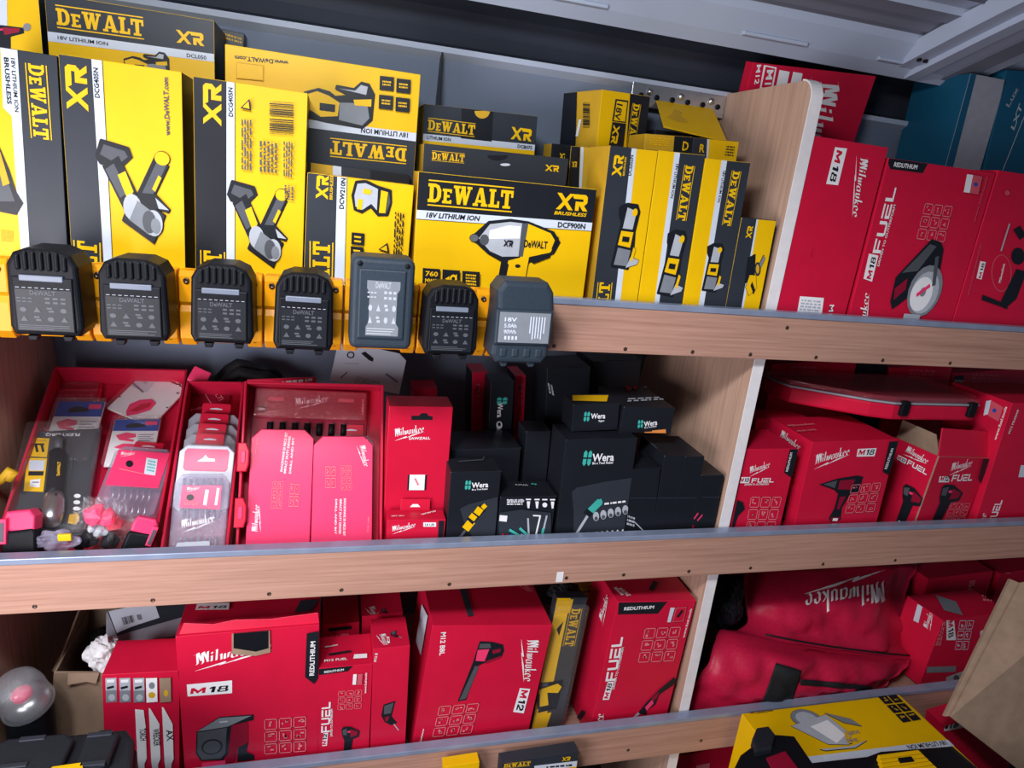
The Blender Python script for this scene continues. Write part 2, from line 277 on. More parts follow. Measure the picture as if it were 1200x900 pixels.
# printed tool pictures in a unit square (x right, y up)
ILL = {
 'grinder': [('K', [(0, .82), (.08, 1), (.46, .94), (.50, .84), (.32, .70), (.05, .74)]), ('GD', [(.06, .84), (.12, .95), (.40, .90), (.44, .84), (.30, .75)]),
   ('K', bar(.20, .78, .50, .25, .26)), ('GD', bar(.18, .72, .36, .42, .14)), ('Y', bar(.34, .66, .52, .26, .12)), ('K', bar(.60, .34, .92, .84, .21)), ('GD', bar(.64, .38, .92, .82, .13)), ('Y', ell(.92, .86, .105, .075)), ('Y', bar(.78, .50, .88, .66, .05)),
   ('K', [(.56, .46), (.80, .46), (1.0, .30), (.98, .26), (.80, .30), (.6, .22)]), ('GL', [(.80, .42), (.99, .29), (.84, .30)]),
   ('K', bar(.40, .30, .84, .06, .38)), ('GL', ell(.47, .29, .13, .15)), ('G', bar(.48, .26, .76, .10, .26)), ('GL', ell(.76, .13, .13, .15)), ('GD', ell(.70, .14, .10, .13)), ('G', ell(.79, .10, .07, .09))],
 'impact': [('K', [(0, .68), (.05, .74), (.18, .94), (.42, 1.0), (.62, .98), (.92, .84), (1, .68), (.94, .48), (.72, .36), (.66, .3), (.64, 0), (.34, 0), (.36, .3), (.20, .42), (.07, .58), (.01, .62)]),
   ('GL', [(.09, .66), (.20, .90), (.42, .96), (.57, .95), (.55, .40), (.36, .38), (.22, .46)]), ('W', [(.2, .8), (.4, .9), (.54, .9), (.54, .7), (.2, .66)]), ('ST', ell(.04, .66, .045, .06)), ('GD', ell(.15, .64, .05, .09)),
   ('Y', [(.62, .95), (.88, .82), (.95, .68), (.90, .50), (.66, .40), (.64, .0), (.42, 0), (.43, .32), (.56, .38)]), ('GD', [(.55, .95), (.62, .96), (.59, .4), (.54, .4)]), ('K', [(.34, 0), (.36, .28), (.44, .26), (.42, 0)]), ('K', [(.68, .34), (.90, .46), (.90, .42), (.72, .3)]),
   ('K', bar(.92, .56, .96, .76, .03)), ('K', ell(.54, .24, .03, .03))],
 'sander': [('K', [(0, .5), (.05, .92), (.3, 1), (.6, .9), (.95, .85), (1, .5), (.95, .1), (.7, .05), (.5, .25), (.3, .05), (.1, .1)]), ('GL', [(.06, .5), (.1, .86), (.3, .92), (.62, .82), (.66, .2), (.5, .36), (.3, .14), (.12, .2)]), ('Y', [(.7, .8), (.88, .78), (.88, .16), (.72, .14)]), ('GD', [(.9, .8), (.97, .5), (.9, .14)]), ('Y', rects((.16, .14, .28, .44))[0]), ('Y', rects((.26, .62, .46, .76))[0])],
 'multi': [('K', [(.1, .02), (.9, 0), (1, .3), (.9, .6), (.95, .9), (.8, 1), (.3, 1), (0, .93), (.05, .8), (.2, .7), (.15, .35)]), ('G', [(.2, .05), (.8, .05), (.85, .3), (.25, .32)]), ('Y', [(.22, .36), (.8, .34), (.82, .58), (.26, .58)]), ('GL', [(.3, .62), (.75, .62), (.8, .9), (.35, .94)]), ('Y', ell(.72, .88, .12, .06)), ('GL', [(.75, .02), (1.25, .1), (1.3, .16), (.9, .2)]), ('Y', bar(.95, .14, 1.0, .34, .12)), ('K', rects((.36, .42, .68, .5))[0])],
 'multiflat': [('K', [(0, .1), (0, .62), (.2, .74), (.36, .70), (.44, .62), (.62, .68), (.44, .78), (.45, .86), (.70, .84), (.80, 1), (.92, .98), (1, .78), (.98, .2), (.85, 0), (.3, .04)]), ('Y', [(0, .56), (.18, .68), (.34, .62), (.5, .5), (.48, .2), (.24, .14), (.04, .3)]), ('G', [(.5, .5), (.9, .56), (.94, .24), (.84, .06), (.5, .12)]), ('GL', [(.48, .80), (.72, .80), (.8, .94), (.9, .92), (.88, .74)]), ('Y', [(.7, .6), (.96, .66), (.96, .5), (.72, .48)]), ('K', rects((.22, .28, .44, .44))[0])],
 'radio': [('K', [(0, .28), (.03, .74), (.42, 1), (1, .98), (1, .86), (.62, .80), (.55, .2), (.46, .06), (.08, .1)]), ('G', [(.04, .74), (.42, .98), (.96, .96), (.56, .78)]), ('GD', [(.03, .3), (.05, .72), (.54, .76), (.5, .2), (.42, .1), (.1, .12)]), ('K', ell(.28, .38, .18, .17)), ('GD', ell(.28, .38, .15, .14)), ('RD', [(.62, .80), (.9, .84), (.9, .38), (.7, .3), (.66, 0), (.46, 0), (.55, .2)]), ('K', [(.72, .3), (.9, .4), (.86, .2), (1, .1), (1, 0), (.7, 0)]), ('RP', rects((.1, -.04, .5, .06))[0]), ('GL', rects((.42, .88, .56, .92))[0])],
 'blower': [('K', [(.36, 1), (.66, .98), (.95, .92), (1, .82), (.96, .72), (.6, .64), (.36, .58), (.22, .02), (0, 0), (.26, .66)]), ('GD', [(.38, .96), (.62, .95), (.66, .88), (.36, .88)]), ('RP', [(.34, .86), (.62, .86), (.54, .66), (.32, .68)]), ('RD', [(.7, .84), (.9, .86), (.9, .8), (.72, .78)]), ('RD', [(.56, .66), (.94, .74), (.94, .7), (.58, .62)]), ('GD', [(.04, .03), (.2, .05), (.42, .58), (.32, .6)])],
 'sawzall': [('K', [(.4, .46), (.62, .72), (.9, .98), (1, .9), (.92, .8), (.66, .62), (.62, .4), (.44, .26), (.32, .24), (.3, .3)]), ('RP', [(.4, .36), (.52, .52), (.58, .44), (.46, .28)]), ('RD', [(.5, .56), (.64, .7), (.62, .56), (.56, .48)]), ('GL', [(.02, 0), (.12, 0), (.34, .26), (.28, .28)]), ('K', bar(.28, .28, .46, .22, .06))],
 'rivet': [('K', [(0, .78), (.40, .92), (.84, 1), (1, .98), (1, .66), (.82, .62), (.72, .3), (.78, .06), (.56, 0), (.48, .08), (.54, .3), (.52, .6), (.4, .68)]), ('GD', [(.1, .79), (.4, .88), (.4, .72)]), ('RD', [(.46, .88), (.82, .92), (.8, .7), (.48, .7)]), ('RD', [(.58, .54), (.72, .56), (.66, .28), (.6, .28)]), ('RD', [(.52, .1), (.74, .12), (.72, .02), (.54, .02)]), ('W', rects((.58, .03, .7, .09))[0])],
 'driver': [('K', [(0, .92), (.1, 1), (.5, .98), (1, .8), (.96, .62), (.62, .56), (.5, .1), (.46, 0), (.1, 0), (.16, .55), (.06, .7)]), ('GD', [(.06, .9), (.3, .94), (.3, .72), (.1, .74)]), ('RD', [(.5, .9), (.9, .8), (.86, .68), (.5, .64)]), ('W', rects((.2, .02, .44, .06))[0]), ('RP', rects((.34, .8, .5, .86))[0])],
 'circsaw': [('K', [(.02, .2), (0, .5), (.1, .6), (.5, 1), (.7, .98), (.8, .9), (.86, .6), (.4, .3), (.2, .16), (.1, .1)]), ('GD', [(.1, .56), (.5, .94), (.64, .92), (.4, .6)]), ('RD', [(.04, .36), (.24, .5), (.26, .36), (.08, .22)]), ('G', ell(.66, .36, .34, .33)), ('GL', ell(.66, .34, .28, .27)), ('W', ell(.60, .32, .22, .22)), ('G', ell(.62, .35, .06, .06)), ('GD', bar(.7, .8, .8, .44, .07)), ('GL', rects((.36, 0, .7, .06))[0]), ('RP', bar(.5, .3, .72, .44, .05))],
 'pen': [('K', [(.1, .55), (.16, .9), (.7, 1), (.6, .5), (.9, .26), (.62, .2), (.3, .32)]), ('GD', [(.2, .86), (.62, .94), (.54, .6), (.22, .58)]), ('RD', [(.3, .5), (.5, .5), (.42, .34), (.3, .38)]), ('GL', bar(.74, .24, 1.0, .02, .035))],
 'bat12': [('K', [(.1, .52), (.5, .66), (.9, 1), (.96, .62), (.7, .5), (.66, .1), (.5, 0), (.3, .02), (.2, .2)]), ('RD', [(.3, .3), (.6, .46), (.62, .1), (.4, .1)]), ('GL', rects((.36, -.06, .6, .06))[0])],
 'torch': [('K', [(0, .9), (.4, 1), (.6, .5), (.5, .4), (.1, .3)]), ('Y', [(.3, .5), (.7, .5), (.9, .2), (.5, 0), (.2, .2)]), ('K', bar(.5, .3, .8, .1, .12)), ('G', bar(.75, .6, 1, .95, .16))],
 'plate': [('G', ell(.3, .74, .2, .22)), ('GL', ell(.3, .74, .14, .16)), ('GL', [(.02, .62), (.6, .78), (.7, .3), (.56, .1), (.3, .16)]), ('W', [(.26, .56), (.56, .66), (.62, .3), (.42, .16)]), ('G', [(.6, .82), (.88, .62), (.94, .44), (.74, .56)]), ('YD', bar(.58, .12, .66, .36, .06)), ('GL', [(.14, .08), (.58, .06), (.84, .14), (.6, .02), (.2, .04)])],
}
ILL['drillY'] = [('K', [(0, .95), (.85, 1), (1, .8), (.9, .5), (.6, .55), (.7, .1), (.3, 0), (.2, .5), (0, .6)]), ('Y', [(.05, .66), (.3, .56), (.36, .1), (.62, .14), (.52, .6), (.86, .56), (.94, .78), (.8, .9)]), ('GD', rects((0, .84, .5, .95))[0])]
# ------------------------------------------------------------------ a fitted upright frame and the printed carton
class Fit:
    def __init__(s, q, Y, yaw=0, pitch=0, rest=None):
        for _ in range(8):
            s.solve(q, Y, yaw, pitch, rest)
            if rest is None or pitch <= 2 or s.o.y >= .8985: break
            Y += .8990 - s.o.y
    def plane_y(s, px, k=0.0):
        """depth at which the line of sight through px meets this frame's front plane moved k inwards"""
        r = ray(*px); return ((s.o + s.n * k - s.cam).dot(s.n) / r.dot(s.n)) * r.y
    def solve(s, q, Y, yaw, pitch, rest):
        yw = math.radians(yaw); p = math.radians(pitch)
        u0 = Vector((math.cos(yw), math.sin(yw), 0)); n0 = Vector((-math.sin(yw), math.cos(yw), 0)); z = Vector((0, 0, 1))
        v0 = z * math.cos(p) + n0 * math.sin(p); n = n0 * math.cos(p) - z * math.sin(p)
        o = at(*q[3], Y); s.cam = Vector((0, 0, H)); P = []
        for a in q:
            r = ray(*a); h = s.cam + r * ((o - s.cam).dot(n) / r.dot(n)); d = h - o; P.append((d.dot(u0), d.dot(v0)))
        TL, TR, BR, BL = [Vector(a) for a in P]
        hv = (TR - TL) + (BR - BL); vv = (TL - BL) + (TR - BR)
        ah = math.atan2(hv.y, hv.x); av = math.atan2(-vv.x, vv.y)
        wh, wv = hv.length, vv.length; ang = (ah * wh + av * wv) / (wh + wv)
        u = u0 * math.cos(ang) + v0 * math.sin(ang); v = v0 * math.cos(ang) - u0 * math.sin(ang)
        c = (TL + TR + BR + BL) / 4; c = o + u0 * c.x + v0 * c.y
        s.w = hv.length / 2; s.h = vv.length / 2
        bot = c - v * s.h / 2
        if rest is not None:
            zm = bot.z - abs(u.z) * s.w / 2; dl = (zm - rest - .001) / v.z
            bot -= v * dl; s.h += dl
        s.u, s.v, s.n, s.o = u, v, n, bot
        s.M = Matrix(((u.x, n.x, v.x, bot.x), (u.y, n.y, v.y, bot.y), (u.z, n.z, v.z, bot.z), (0, 0, 0, 1)))
        s.Mi = s.M.inverted()
def clip(poly, lo, hi):
    for ax in (0, 1):
        for sg, lim in ((1, lo[ax]), (-1, hi[ax])):
            out = []
            for i in range(len(poly)):
                a, b = poly[i - 1], poly[i]; da = sg * (a[ax] - lim); db = sg * (b[ax] - lim)
                if (da >= 0) != (db >= 0):
                    t = da / (da - db); out.append((a[0] + (b[0] - a[0]) * t, a[1] + (b[1] - a[1]) * t))
                if db >= 0: out.append(b)
            poly = out
            if len(poly) < 3: return []
    return poly
class Printed:
    """prints pictures and lettering on the flat faces of a box of size w x d x h (front at y=0)"""
    def setup(s, fit, d):
        s.fit = fit; s.d = d; w, h = fit.w, fit.h; s.w = w; s.h = h; s.lay = 0; s.sub = 0
        s.F = {'F': (Vector((0, 0, 0)), Vector((1, 0, 0)), Vector((0, 0, 1)), (-w / 2, 0), (w / 2, h)),
               'L': (Vector((-w / 2, 0, 0)), Vector((0, -1, 0)), Vector((0, 0, 1)), (-d, 0), (0, h)),
               'R': (Vector((w / 2, 0, 0)), Vector((0, 1, 0)), Vector((0, 0, 1)), (0, 0), (d, h)),
               'T': (Vector((0, 0, h)), Vector((1, 0, 0)), Vector((0, 1, 0)), (-w / 2, 0), (w / 2, d))}
        s.mb = MB()
    def P(s, px, f='F'):
        o, a, b, _, _ = s.F[f]; c = s.fit.Mi @ s.fit.cam; r = s.fit.Mi.to_3x3() @ ray(*px); nn = a.cross(b)
        hit = c + r * ((o - c).dot(nn) / r.dot(nn)) - o; return (hit.dot(a), hit.dot(b))
    def raw(s, key, poly, f='F', lay=None):
        o, a, b, lo, hi = s.F[f]; nn = a.cross(b); e = .0004 + .00016 * s.lay + s.sub; m = .0006
        ps = [poly]
        if len(poly) > 4: 
            v3 = [Vector((x, y, 0)) for x, y in poly]
            ps = [[poly[i] for i in t] for t in tessellate_polygon([v3])]
        for q in ps:
            q = clip(q, (lo[0] + m, lo[1] + m), (hi[0] - m, hi[1] - m))
            if not q: continue
            ar = sum(q[i - 1][0] * q[i][1] - q[i][0] * q[i - 1][1] for i in range(len(q)))
            if ar < 0: q = q[::-1]
            s.mb.add([o + a * x + b * y + nn * e for x, y in q], [list(range(len(q)))], key)
    def p(s, key, pts, f='F'):
        s.raw(key, [s.P(a, f) for a in pts], f); s.lay += 1; return s
    def frame(s, a, b, h, f):
        A = Vector(s.P(a, f)); B = Vector(s.P(b, f)); d = B - A; L = d.length; pl = math.hypot(b[0] - a[0], b[1] - a[1])
        d = d / L; up = Vector((-d.y, d.x)); return A, d * L, up * (h * L / pl)
    def t(s, body, a, b, h, key='K', f='F', bold=.02, shear=0):
        A, dx, dy = s.frame(a, b, h, f); vs, fs = glyph_text(body, bold, shear)
        for fc in fs: s.raw(key, [tuple(A + dx * vs[i][0] + dy * vs[i][1]) for i in fc], f)
        s.lay += 1; return s
    def g(s, name, a, b, h, key, f='F'):
        A, dx, dy = s.frame(a, b, h, f)
        for i, pl in enumerate(POLY[name]): s.sub = (i % 5) * .00003; s.raw(key, [tuple(A + dx * x + dy * y) for x, y in pl], f)
        s.sub = 0; s.lay += 1; return s
    def ill(s, name, a, b, h, f='F', mono=None):
        A, dx, dy = s.frame(a, b, h, f)
        if not mono and name in ('grinder', 'impact', 'sander', 'multi', 'multiflat', 'plate', 'torch'):
            for key, pl in ILL[name]:
                for k in range(4):
                    q = Vector((.0008 * (1, -1, 0, 0)[k], .0008 * (0, 0, 1, -1)[k])); s.sub = k * .00002; s.raw('K', [tuple(A + dx * x + dy * y + q) for x, y in pl], f)
            s.sub = 0; s.lay += 1
        for key, pl in ILL[name]:
            s.raw(mono or key, [tuple(A + dx * x + dy * y) for x, y in pl], f); s.lay += 1
        return s
    def badge(s, body, q, f='F', turn=0):
        """white plate with a red M and dark numerals; q = corners TL TR BR BL in the plate's own reading sense"""
        s.p('W', q, f); tl, tr, br, bl = [Vector(x) for x in q]
        A = bl + (tl - bl) * .2; B = br + (tr - br) * .2; hh = (tl - bl).length * .62
        def mix(t): return tuple(A + (B - A) * t)
        s.g('M', mix(.06), mix(.42), hh, 'R', f); s.g(body[1:], mix(.47), mix(.94), hh, 'K', f); return s
    def grid(s, q, key='RL', nx=3, ny=3, f='F', fill=None):
        """rows of small outlined pictogram squares inside pixel quad q"""
        tl, tr, br, bl = [Vector(s.P(a, f)) for a in q]; rnd = random.Random(int(q[0][0] * 7 + q[0][1]))
        def m(x, y): return tl + (tr - tl) * x + (bl - tl) * y + (br - tr - bl + tl) * (x * y)
        for i in range(nx):
            for j in range(ny):
                x0, x1 = (i + .06) / nx, (i + .92) / nx; y0, y1 = (j + .06) / ny, (j + .92) / ny
                def rect(a, b, c, d, k=key): s.raw(k, [tuple(m(a, b)), tuple(m(c, b)), tuple(m(c, d)), tuple(m(a, d))], f)
                tx, ty = .05 / nx, .06 / ny
                if fill: rect(x0, y0, x1, y1, fill[0]); s.lay += 1
                else:
                    rect(x0, y0, x1, y0 + ty); rect(x0, y1 - ty, x1, y1); rect(x0, y0, x0 + tx, y1); rect(x1 - tx, y0, x1, y1)
                k = fill[1] if fill else key
                w, h = x1 - x0, y1 - y0
                for _ in range(3):
                    a, b = rnd.uniform(.18, .6), rnd.uniform(.18, .6); c, d = rnd.uniform(.12, .3), rnd.uniform(.1, .2)
                    if rnd.random() < .5: c, d = d, c
                    rect(x0 + w * a, y0 + h * b, x0 + w * (a + c), y0 + h * (b + d), k)
                if fill: s.lay -= 1
        s.lay += 2; return s
    def lines(s, q, n, key='K', f='F', vert=False, seed=1, fill=.55):
        """small print: n rows of broken strokes in quad q"""
        tl, tr, br, bl = [Vector(s.P(a, f)) for a in q]; rnd = random.Random(seed)
        if vert: tl, tr, br, bl = bl, tl, tr, br
        def m(x, y): return tuple(tl + (tr - tl) * x + (bl - tl) * y + (br - tr - bl + tl) * (x * y))
        for j in range(n):
            x = 0; y0 = (j + .2) / n; y1 = (j + .2 + fill) / n
            while x < 1:
                w = rnd.uniform(.05, .22); x1 = min(1, x + w); s.raw(key, [m(x, y0), m(x1, y0), m(x1, y1), m(x, y1)], f); x = x1 + .03 + rnd.random() * .04
        s.lay += 1; return s
    def bars(s, q, key='K', f='F', n=22, seed=3):
        tl, tr, br, bl = [Vector(s.P(a, f)) for a in q]; rnd = random.Random(seed); x = 0
        while x < 1:
            w = rnd.choice((.012, .02, .035)); a = tl + (tr - tl) * x; b = tl + (tr - tl) * min(1, x + w); c = bl + (br - bl) * min(1, x + w); d = bl + (br - bl) * x
            s.raw(key, [tuple(a), tuple(b), tuple(c), tuple(d)], f); x += w + rnd.choice((.015, .025, .04))
        s.lay += 1; return s
class Carton(Printed):
    def __init__(s, label, q, Y, d, F='R', L=None, Rr=None, T=None, yaw=0, pitch=0, rest=None, group=None, name='tool_carton', cat='box', bev=.0007, open_top=False, inner='CB'):
        fit = Fit(q, Y, yaw, pitch, rest); s.setup(fit, d); w, h = fit.w, fit.h
        L = L or F; Rr = Rr or L; T = T or F
        def kf(n):
            if n.z > .9 or n.z < -.9: return T
            if n.y < -.9 or n.y > .9: return F
            if n.x < -.9: return L
            if n.x > .9: return Rr
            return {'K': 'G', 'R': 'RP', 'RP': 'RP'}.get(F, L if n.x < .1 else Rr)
        if not open_top: s.mb.box((-w / 2, 0, 0), (w / 2, d, h), F, bev, kf)
        else:
            th = .003
            s.mb.box((-w / 2, 0, 0), (w / 2, th, h), F, .0006, lambda n: F if n.y < -.7 else inner)
            s.mb.box((-w / 2, d - th, 0), (w / 2, d, h), F, .0006, lambda n: F if n.y > .7 else inner)
            s.mb.box((-w / 2, th, 0), (-w / 2 + th, d - th, h), L, .0006, lambda n: L if n.x < -.7 else inner)
            s.mb.box((w / 2 - th, th, 0), (w / 2, d - th, h), L, .0006, lambda n: Rr if n.x > .7 else inner)
            s.mb.box((-w / 2 + th, th, 0), (w / 2 - th, d - th, th), inner)
        s.meta = (name, label, cat, group)
    def done(s):
        name, label, cat, group = s.meta
        s.ob = s.mb.build(name); s.ob.matrix_world = s.fit.M; tag(s.ob, label, cat, group); return s.ob
def part(mb, name, parent, label=None):
    o = mb.build(name, parent)
    if label: o['label'] = label
    return o

# ------------------------------------------------------------------ the setting: van interior
ZU, ZM, ZL = H - .200, H - .584, H - .970          # top faces of the three shelf boards
XL, XR_, XD = -.449, 1.95, .655
def st(mb, name): o = mb.build(name); o['kind'] = 'structure'; return o
m = MB(); m.box((-1.6, -1.6, -.03), (2.4, 1.45, 0), 'FL'); st(m, 'floor')
def strip(prof, key, x0=-1.6, x1=2.4):
    m = MB(); n = len(prof); vs = [(x0, a, H + b) for a, b in prof] + [(x1, a, H + b) for a, b in prof]
    m.add(vs, [(i, i + 1, n + i + 1, n + i) for i in range(n - 1)], key); return m
wl = strip([(1.34, -1.3), (1.34, -.62), (1.285, -.36), (1.143, .178), (1.134, .186), (1.16, .19)], 'VG')
for x in (-.10, .065):                              # round pressings in the sheet metal near the top edge
    m2 = Matrix.Translation((x, 1.155, H + .132)) @ Matrix.Rotation(math.radians(90 - 14.8), 4, 'X')
    wl.lathe([(.0115, -.002), (.011, .003), (.008, .005), (.0001, .0058)], 'VG', 20, m2)
wl.box((.158, 1.13, H + .0), (.1605, 1.30, H + .185), 'K')
fl_ = strip([(1.145, .172), (1.130, .181), (1.129, .189), (1.16, .191)], 'VW'); wl.add(fl_.v, fl_.f, 'VW')  # flange of the same wall, coloured paler for the light its edge catches
st(wl, 'wall_back')
st(strip([(1.15, .190), (1.172, .200), (1.178, .222), (1.168, .250), (1.13, .272)], 'VB'), 'trim_1')
rl = strip([(1.13, .275), (1.085, .248), (1.078, .246), (1.06, .262), (1.035, .292), (1.03, .304)], 'VW')
r2_ = strip([(1.03, .304), (1.018, .309), (1.014, .305), (1.0, .311), (.985, .318), (.98, .312), (.965, .316), (.955, .318)], 'VM'); rl.add(r2_.v, r2_.f, 'VM')
r2_ = strip([(.955, .318), (.95, .327), (.925, .330), (.92, .328)], 'VW'); rl.add(r2_.v, r2_.f, 'VW')
for x, w in ((.05, .05), (.30, .09), (.62, .12), (.88, .06)):
    rl.box((x, 1.052, H + .262), (x + w, 1.062, H + .268), 'VW', .002)
st(rl, 'trim_2')
st(strip([(.92, .328), (.905, .345), (.7, .40), (.45, .43), (.28, .44)], 'VC'), 'ceiling')
m = MB()                                            # pressed roof rib crossing the van
rib = []
for t in range(13):
    y = 1.075 - t * .06; z = H + .256 + .125 * math.sin(min(1, t / 11) * math.pi / 2)
    rib.append((y, z))
pts = [(.935, .975), (.95, 1.03)]
for (xa, xb, dz, k) in ((.93, 1.10, 0, 'VW'), (.96, .985, -.010, 'VW'), (1.03, 1.07, -.004, 'VM')):
    vs = []; fs = []
    for (y, z) in rib: vs += [(xa, y, z + dz), (xb, y, z + dz), (xb, y, z + dz + .03), (xa, y, z + dz + .03)]
    for i in range(len(rib) - 1):
        for j in range(4): fs.append((4 * i + j, 4 * i + (j + 1) % 4, 4 * i + 4 + (j + 1) % 4, 4 * i + 4 + j))
    m.add(vs, fs, k)
for x in (.94, .953): m.lathe([(.0036, 0), (.0036, -.012), (.0001, -.012)], 'K', 10, Matrix.Translation((x, 1.03, H + .277)))
st(m, 'trim_3')
m = MB(); m.box((2.3, -1.6, 0), (2.34, 1.4, H + .5), 'VG'); st(m, 'wall_right')

# ------------------------------------------------------------------ shelves and dividers
def shelf(ztop, zbot, zboard, label, screws, dmax):
    e = empty('shelf', Vector((.6, .9, zboard)), label, 'shelf', 'wooden racking shelves'); inv = Matrix.Translation((-.6, -.9, -zboard))
    def pt(mb, name): o = mb.build(name, e); o.matrix_parent_inverse = inv; return o
    m = MB(); m.box((XL + .001, .896, zboard - .018), (2.2, dmax, zboard), 'WX', .001); pt(m, 'shelf_board')
    m = MB(); m.box((XL - .1, .88, zbot), (2.2, .895, ztop - .009), 'WX', .0012); pt(m, 'front_lip')
    m = MB(); m.box((XL - .1, .8785, ztop - .009), (2.2, .8965, ztop), 'AL', .0012); pt(m, 'edge_trim')
    for x in screws:
        m = MB(); m.lathe([(.0030, .0), (.0028, -.0009), (.0018, -.0009), (.0011, -.0003), (.0001, -.0003)][::-1], 'SC', 12, Matrix.Translation((x[0], .88, x[1])) @ Matrix.Rotation(math.pi / 2, 4, 'X') @ Matrix.Scale(-1, 4, (0, 0, 1))); pt(m, 'screw')
    return e
shelf(H - .144, H - .220, ZU, 'wooden top shelf with grey trim and a row of hanging batteries', [(x, H - .213) for x in (.31, .42, .53, .63, .75, .88, 1.02)] + [(.685, H - .168)], 1.21)
sm_ = shelf(H - .522, H - .604, ZM, 'wooden middle shelf carrying the red trays and black boxes', [(x, H - .594) for x in (-.36, -.22, -.07, .03, .19, .38, .48, .60, .72, .87, 1.03)], 1.30)
shelf(H - .907, H - .990, ZL, 'wooden lowest shelf under the red bag and speaker box', [(x, H - .965) for x in (.40, .55, .70, .98)], 1.33)
sp = at(656, 676, .88); m = MB(); m.box((sp.x - .0055, .8792, sp.z - .009), (sp.x + .0055, .8802, sp.z + .009), 'PA'); o = m.build('paper_label', sm_); o.matrix_parent_inverse = Matrix.Translation((-.6, -.9, -ZM)); o['label'] = 'small white paper sticker'
def divider(x, z0, z1, yb0, yb1, label, round_top=False, band=True):
    """upright wood panel; its back edge follows the sloping wall from yb0 (bottom) to yb1 (top)"""
    e = empty('shelf_divider', Vector((x, .9, z0)), label, 'divider', 'upright wooden dividers'); inv = Matrix.Translation((-x, -.9, -z0))
    yf = .899; r = .026 if round_top else 0
    prof = [(yf + .002, z0), (yb0, z0), (yb1, z1)]
    arc = [(yf + .002 + r * (1 - math.cos(a)), z1 - r * (1 - math.sin(a))) for a in [math.pi / 2 * (1 - i / 8) for i in range(9)]] if r else [(yf + .002, z1)]
    prof += arc
    m = MB(); m.prism(prof, x, x + .018, 'WZ', axis='x'); o = m.build('panel', e); o.matrix_parent_inverse = inv
    if band:
        path = [(yf + .002, z0)] + arc[::-1] if r else [(yf + .002, z0), (yf + .002, z1)]
        m = MB(); vs = []; fs = []
        for i, (a, b) in enumerate(path):
            q0 = path[max(0, i - 1)]; q1 = path[min(len(path) - 1, i + 1)]; d = Vector((q1[0] - q0[0], q1[1] - q0[1])).normalized(); nrm = Vector((-d.y, d.x)) * .0022
            for (dx, kk) in ((-.0004, 0), (.0184, 0), (.0184, 1), (-.0004, 1)): vs.append((x + dx, a + nrm.x * kk, b + nrm.y * kk))
        for i in range(len(path) - 1):
            for j in range(4): fs.append((4 * i + j, 4 * i + (j + 1) % 4, 4 * i + 4 + (j + 1) % 4, 4 * i + 4 + j))
        m.add(vs, fs, 'WB'); o = m.build('edge_banding', e); o.matrix_parent_inverse = inv; o['label'] = 'white edge banding'
    return e
divider(XD, ZU, H + .186, 1.235, 1.140, 'wooden divider with rounded top corner between yellow and red boxes', True)
divider(XD, ZM, ZU - .019, 1.325, 1.245, 'wooden divider between the black boxes and the red boxes on the middle shelf')
divider(XD, ZL, ZM - .019, 1.335, 1.33, 'wooden divider between the reciprocating saw box and the red bag')
divider(XL - .018, ZM, ZU - .019, 1.325, 1.245, 'wooden end panel left of the red trays on the middle shelf', band=False)
divider(XL - .018, ZL, ZM - .019, 1.335, 1.33, 'wooden end panel at the left end of the lowest shelf', band=False)
# perforated bracket on the wall behind the yellow boxes
e = empty('metal_bracket', Vector((.58, 1.14, H + .16)), 'shiny perforated metal bracket on the wall beside the rounded divider', 'bracket'); inv = Matrix.Translation((-.58, -1.14, -H - .16))
m = MB(); m.box((.478, 1.128, H + .146), (.654, 1.131, H + .182), 'ST', .0008)
for i in range(6): m.lathe([(.0001, -.0022), (.0042, -.0022), (.0045, 0)], 'BK', 12, Matrix.Translation((.495 + i * .029, 1.128, H + .163)) @ Matrix.Rotation(math.pi / 2, 4, 'X') @ Matrix.Scale(-1, 4, (0, 0, 1)))
o = m.build('plate', e); o.matrix_parent_inverse = inv
for i in range(3):
    m = MB(); m.lathe([(.006, 0), (.005, .004), (.0001, .0052)], 'ST', 12, Matrix.Translation((.5095 + i * .058, 1.128, H + .17)) @ Matrix.Rotation(math.pi / 2, 4, 'X')); o = m.build('bolt', e); o.matrix_parent_inverse = inv
# ------------------------------------------------------------------ top shelf, yellow and black cartons
GY = 'yellow and black tool cartons on the top shelf'
GB = 'small yellow and black cartons at the back of the top shelf'
c = Carton('yellow carton in the top left corner, behind, with a black tool picture', [(-30, -22), (46, -12), (49, 70), (-26, 66)], 1.03, .08, 'Y', 'K', 'K', rest=ZU, group=GB)
c.p('P', [(-30, -30), (8, -30), (9, 70), (-20, 70)]).ill('driver', (-10, 66), (38, 60), 34); c.p('ST', ell(32, 32, 4.5)); c.done()
c = Carton('long charcoal and yellow carton standing behind at the top left', [(55, -6), (251, 22), (252, 112), (56, 87)], 1.01, .10, 'Y', 'K', 'KG', rest=ZU, group=GB)
c.p('KG', [(40, -20), (270, 10), (270, 66), (40, 37)]).p('P', [(50, 36), (270, 66), (270, 75), (50, 47.5)])
c.g('dewalt', (67, 29), (169, 43), 20, 'Y').t('18V LITHIUM ION', (68, 46), (127, 53.6), 4.5).t('DCL050', (219, 67), (242, 70), 4.5).g('xr', (207, 50), (240, 54.5), 15, 'Y').ill('multiflat', (148, 88), (200, 92), 30); c.done()
c = Carton('tall yellow and black carton at the left end, lettering running downwards', [(-44, 48), (64, 65), (82, 300), (-22, 286)], .90, .095, 'KG', 'K', 'K', rest=ZU, group=GY)
c.p('Y', [(-60, 30), (0, 40), (9, 128), (14, 136), (25, 300), (-60, 300)]).p('P', [(0, 40), (20, 50), (35.5, 300), (25, 300), (14, 136), (4, 126)])
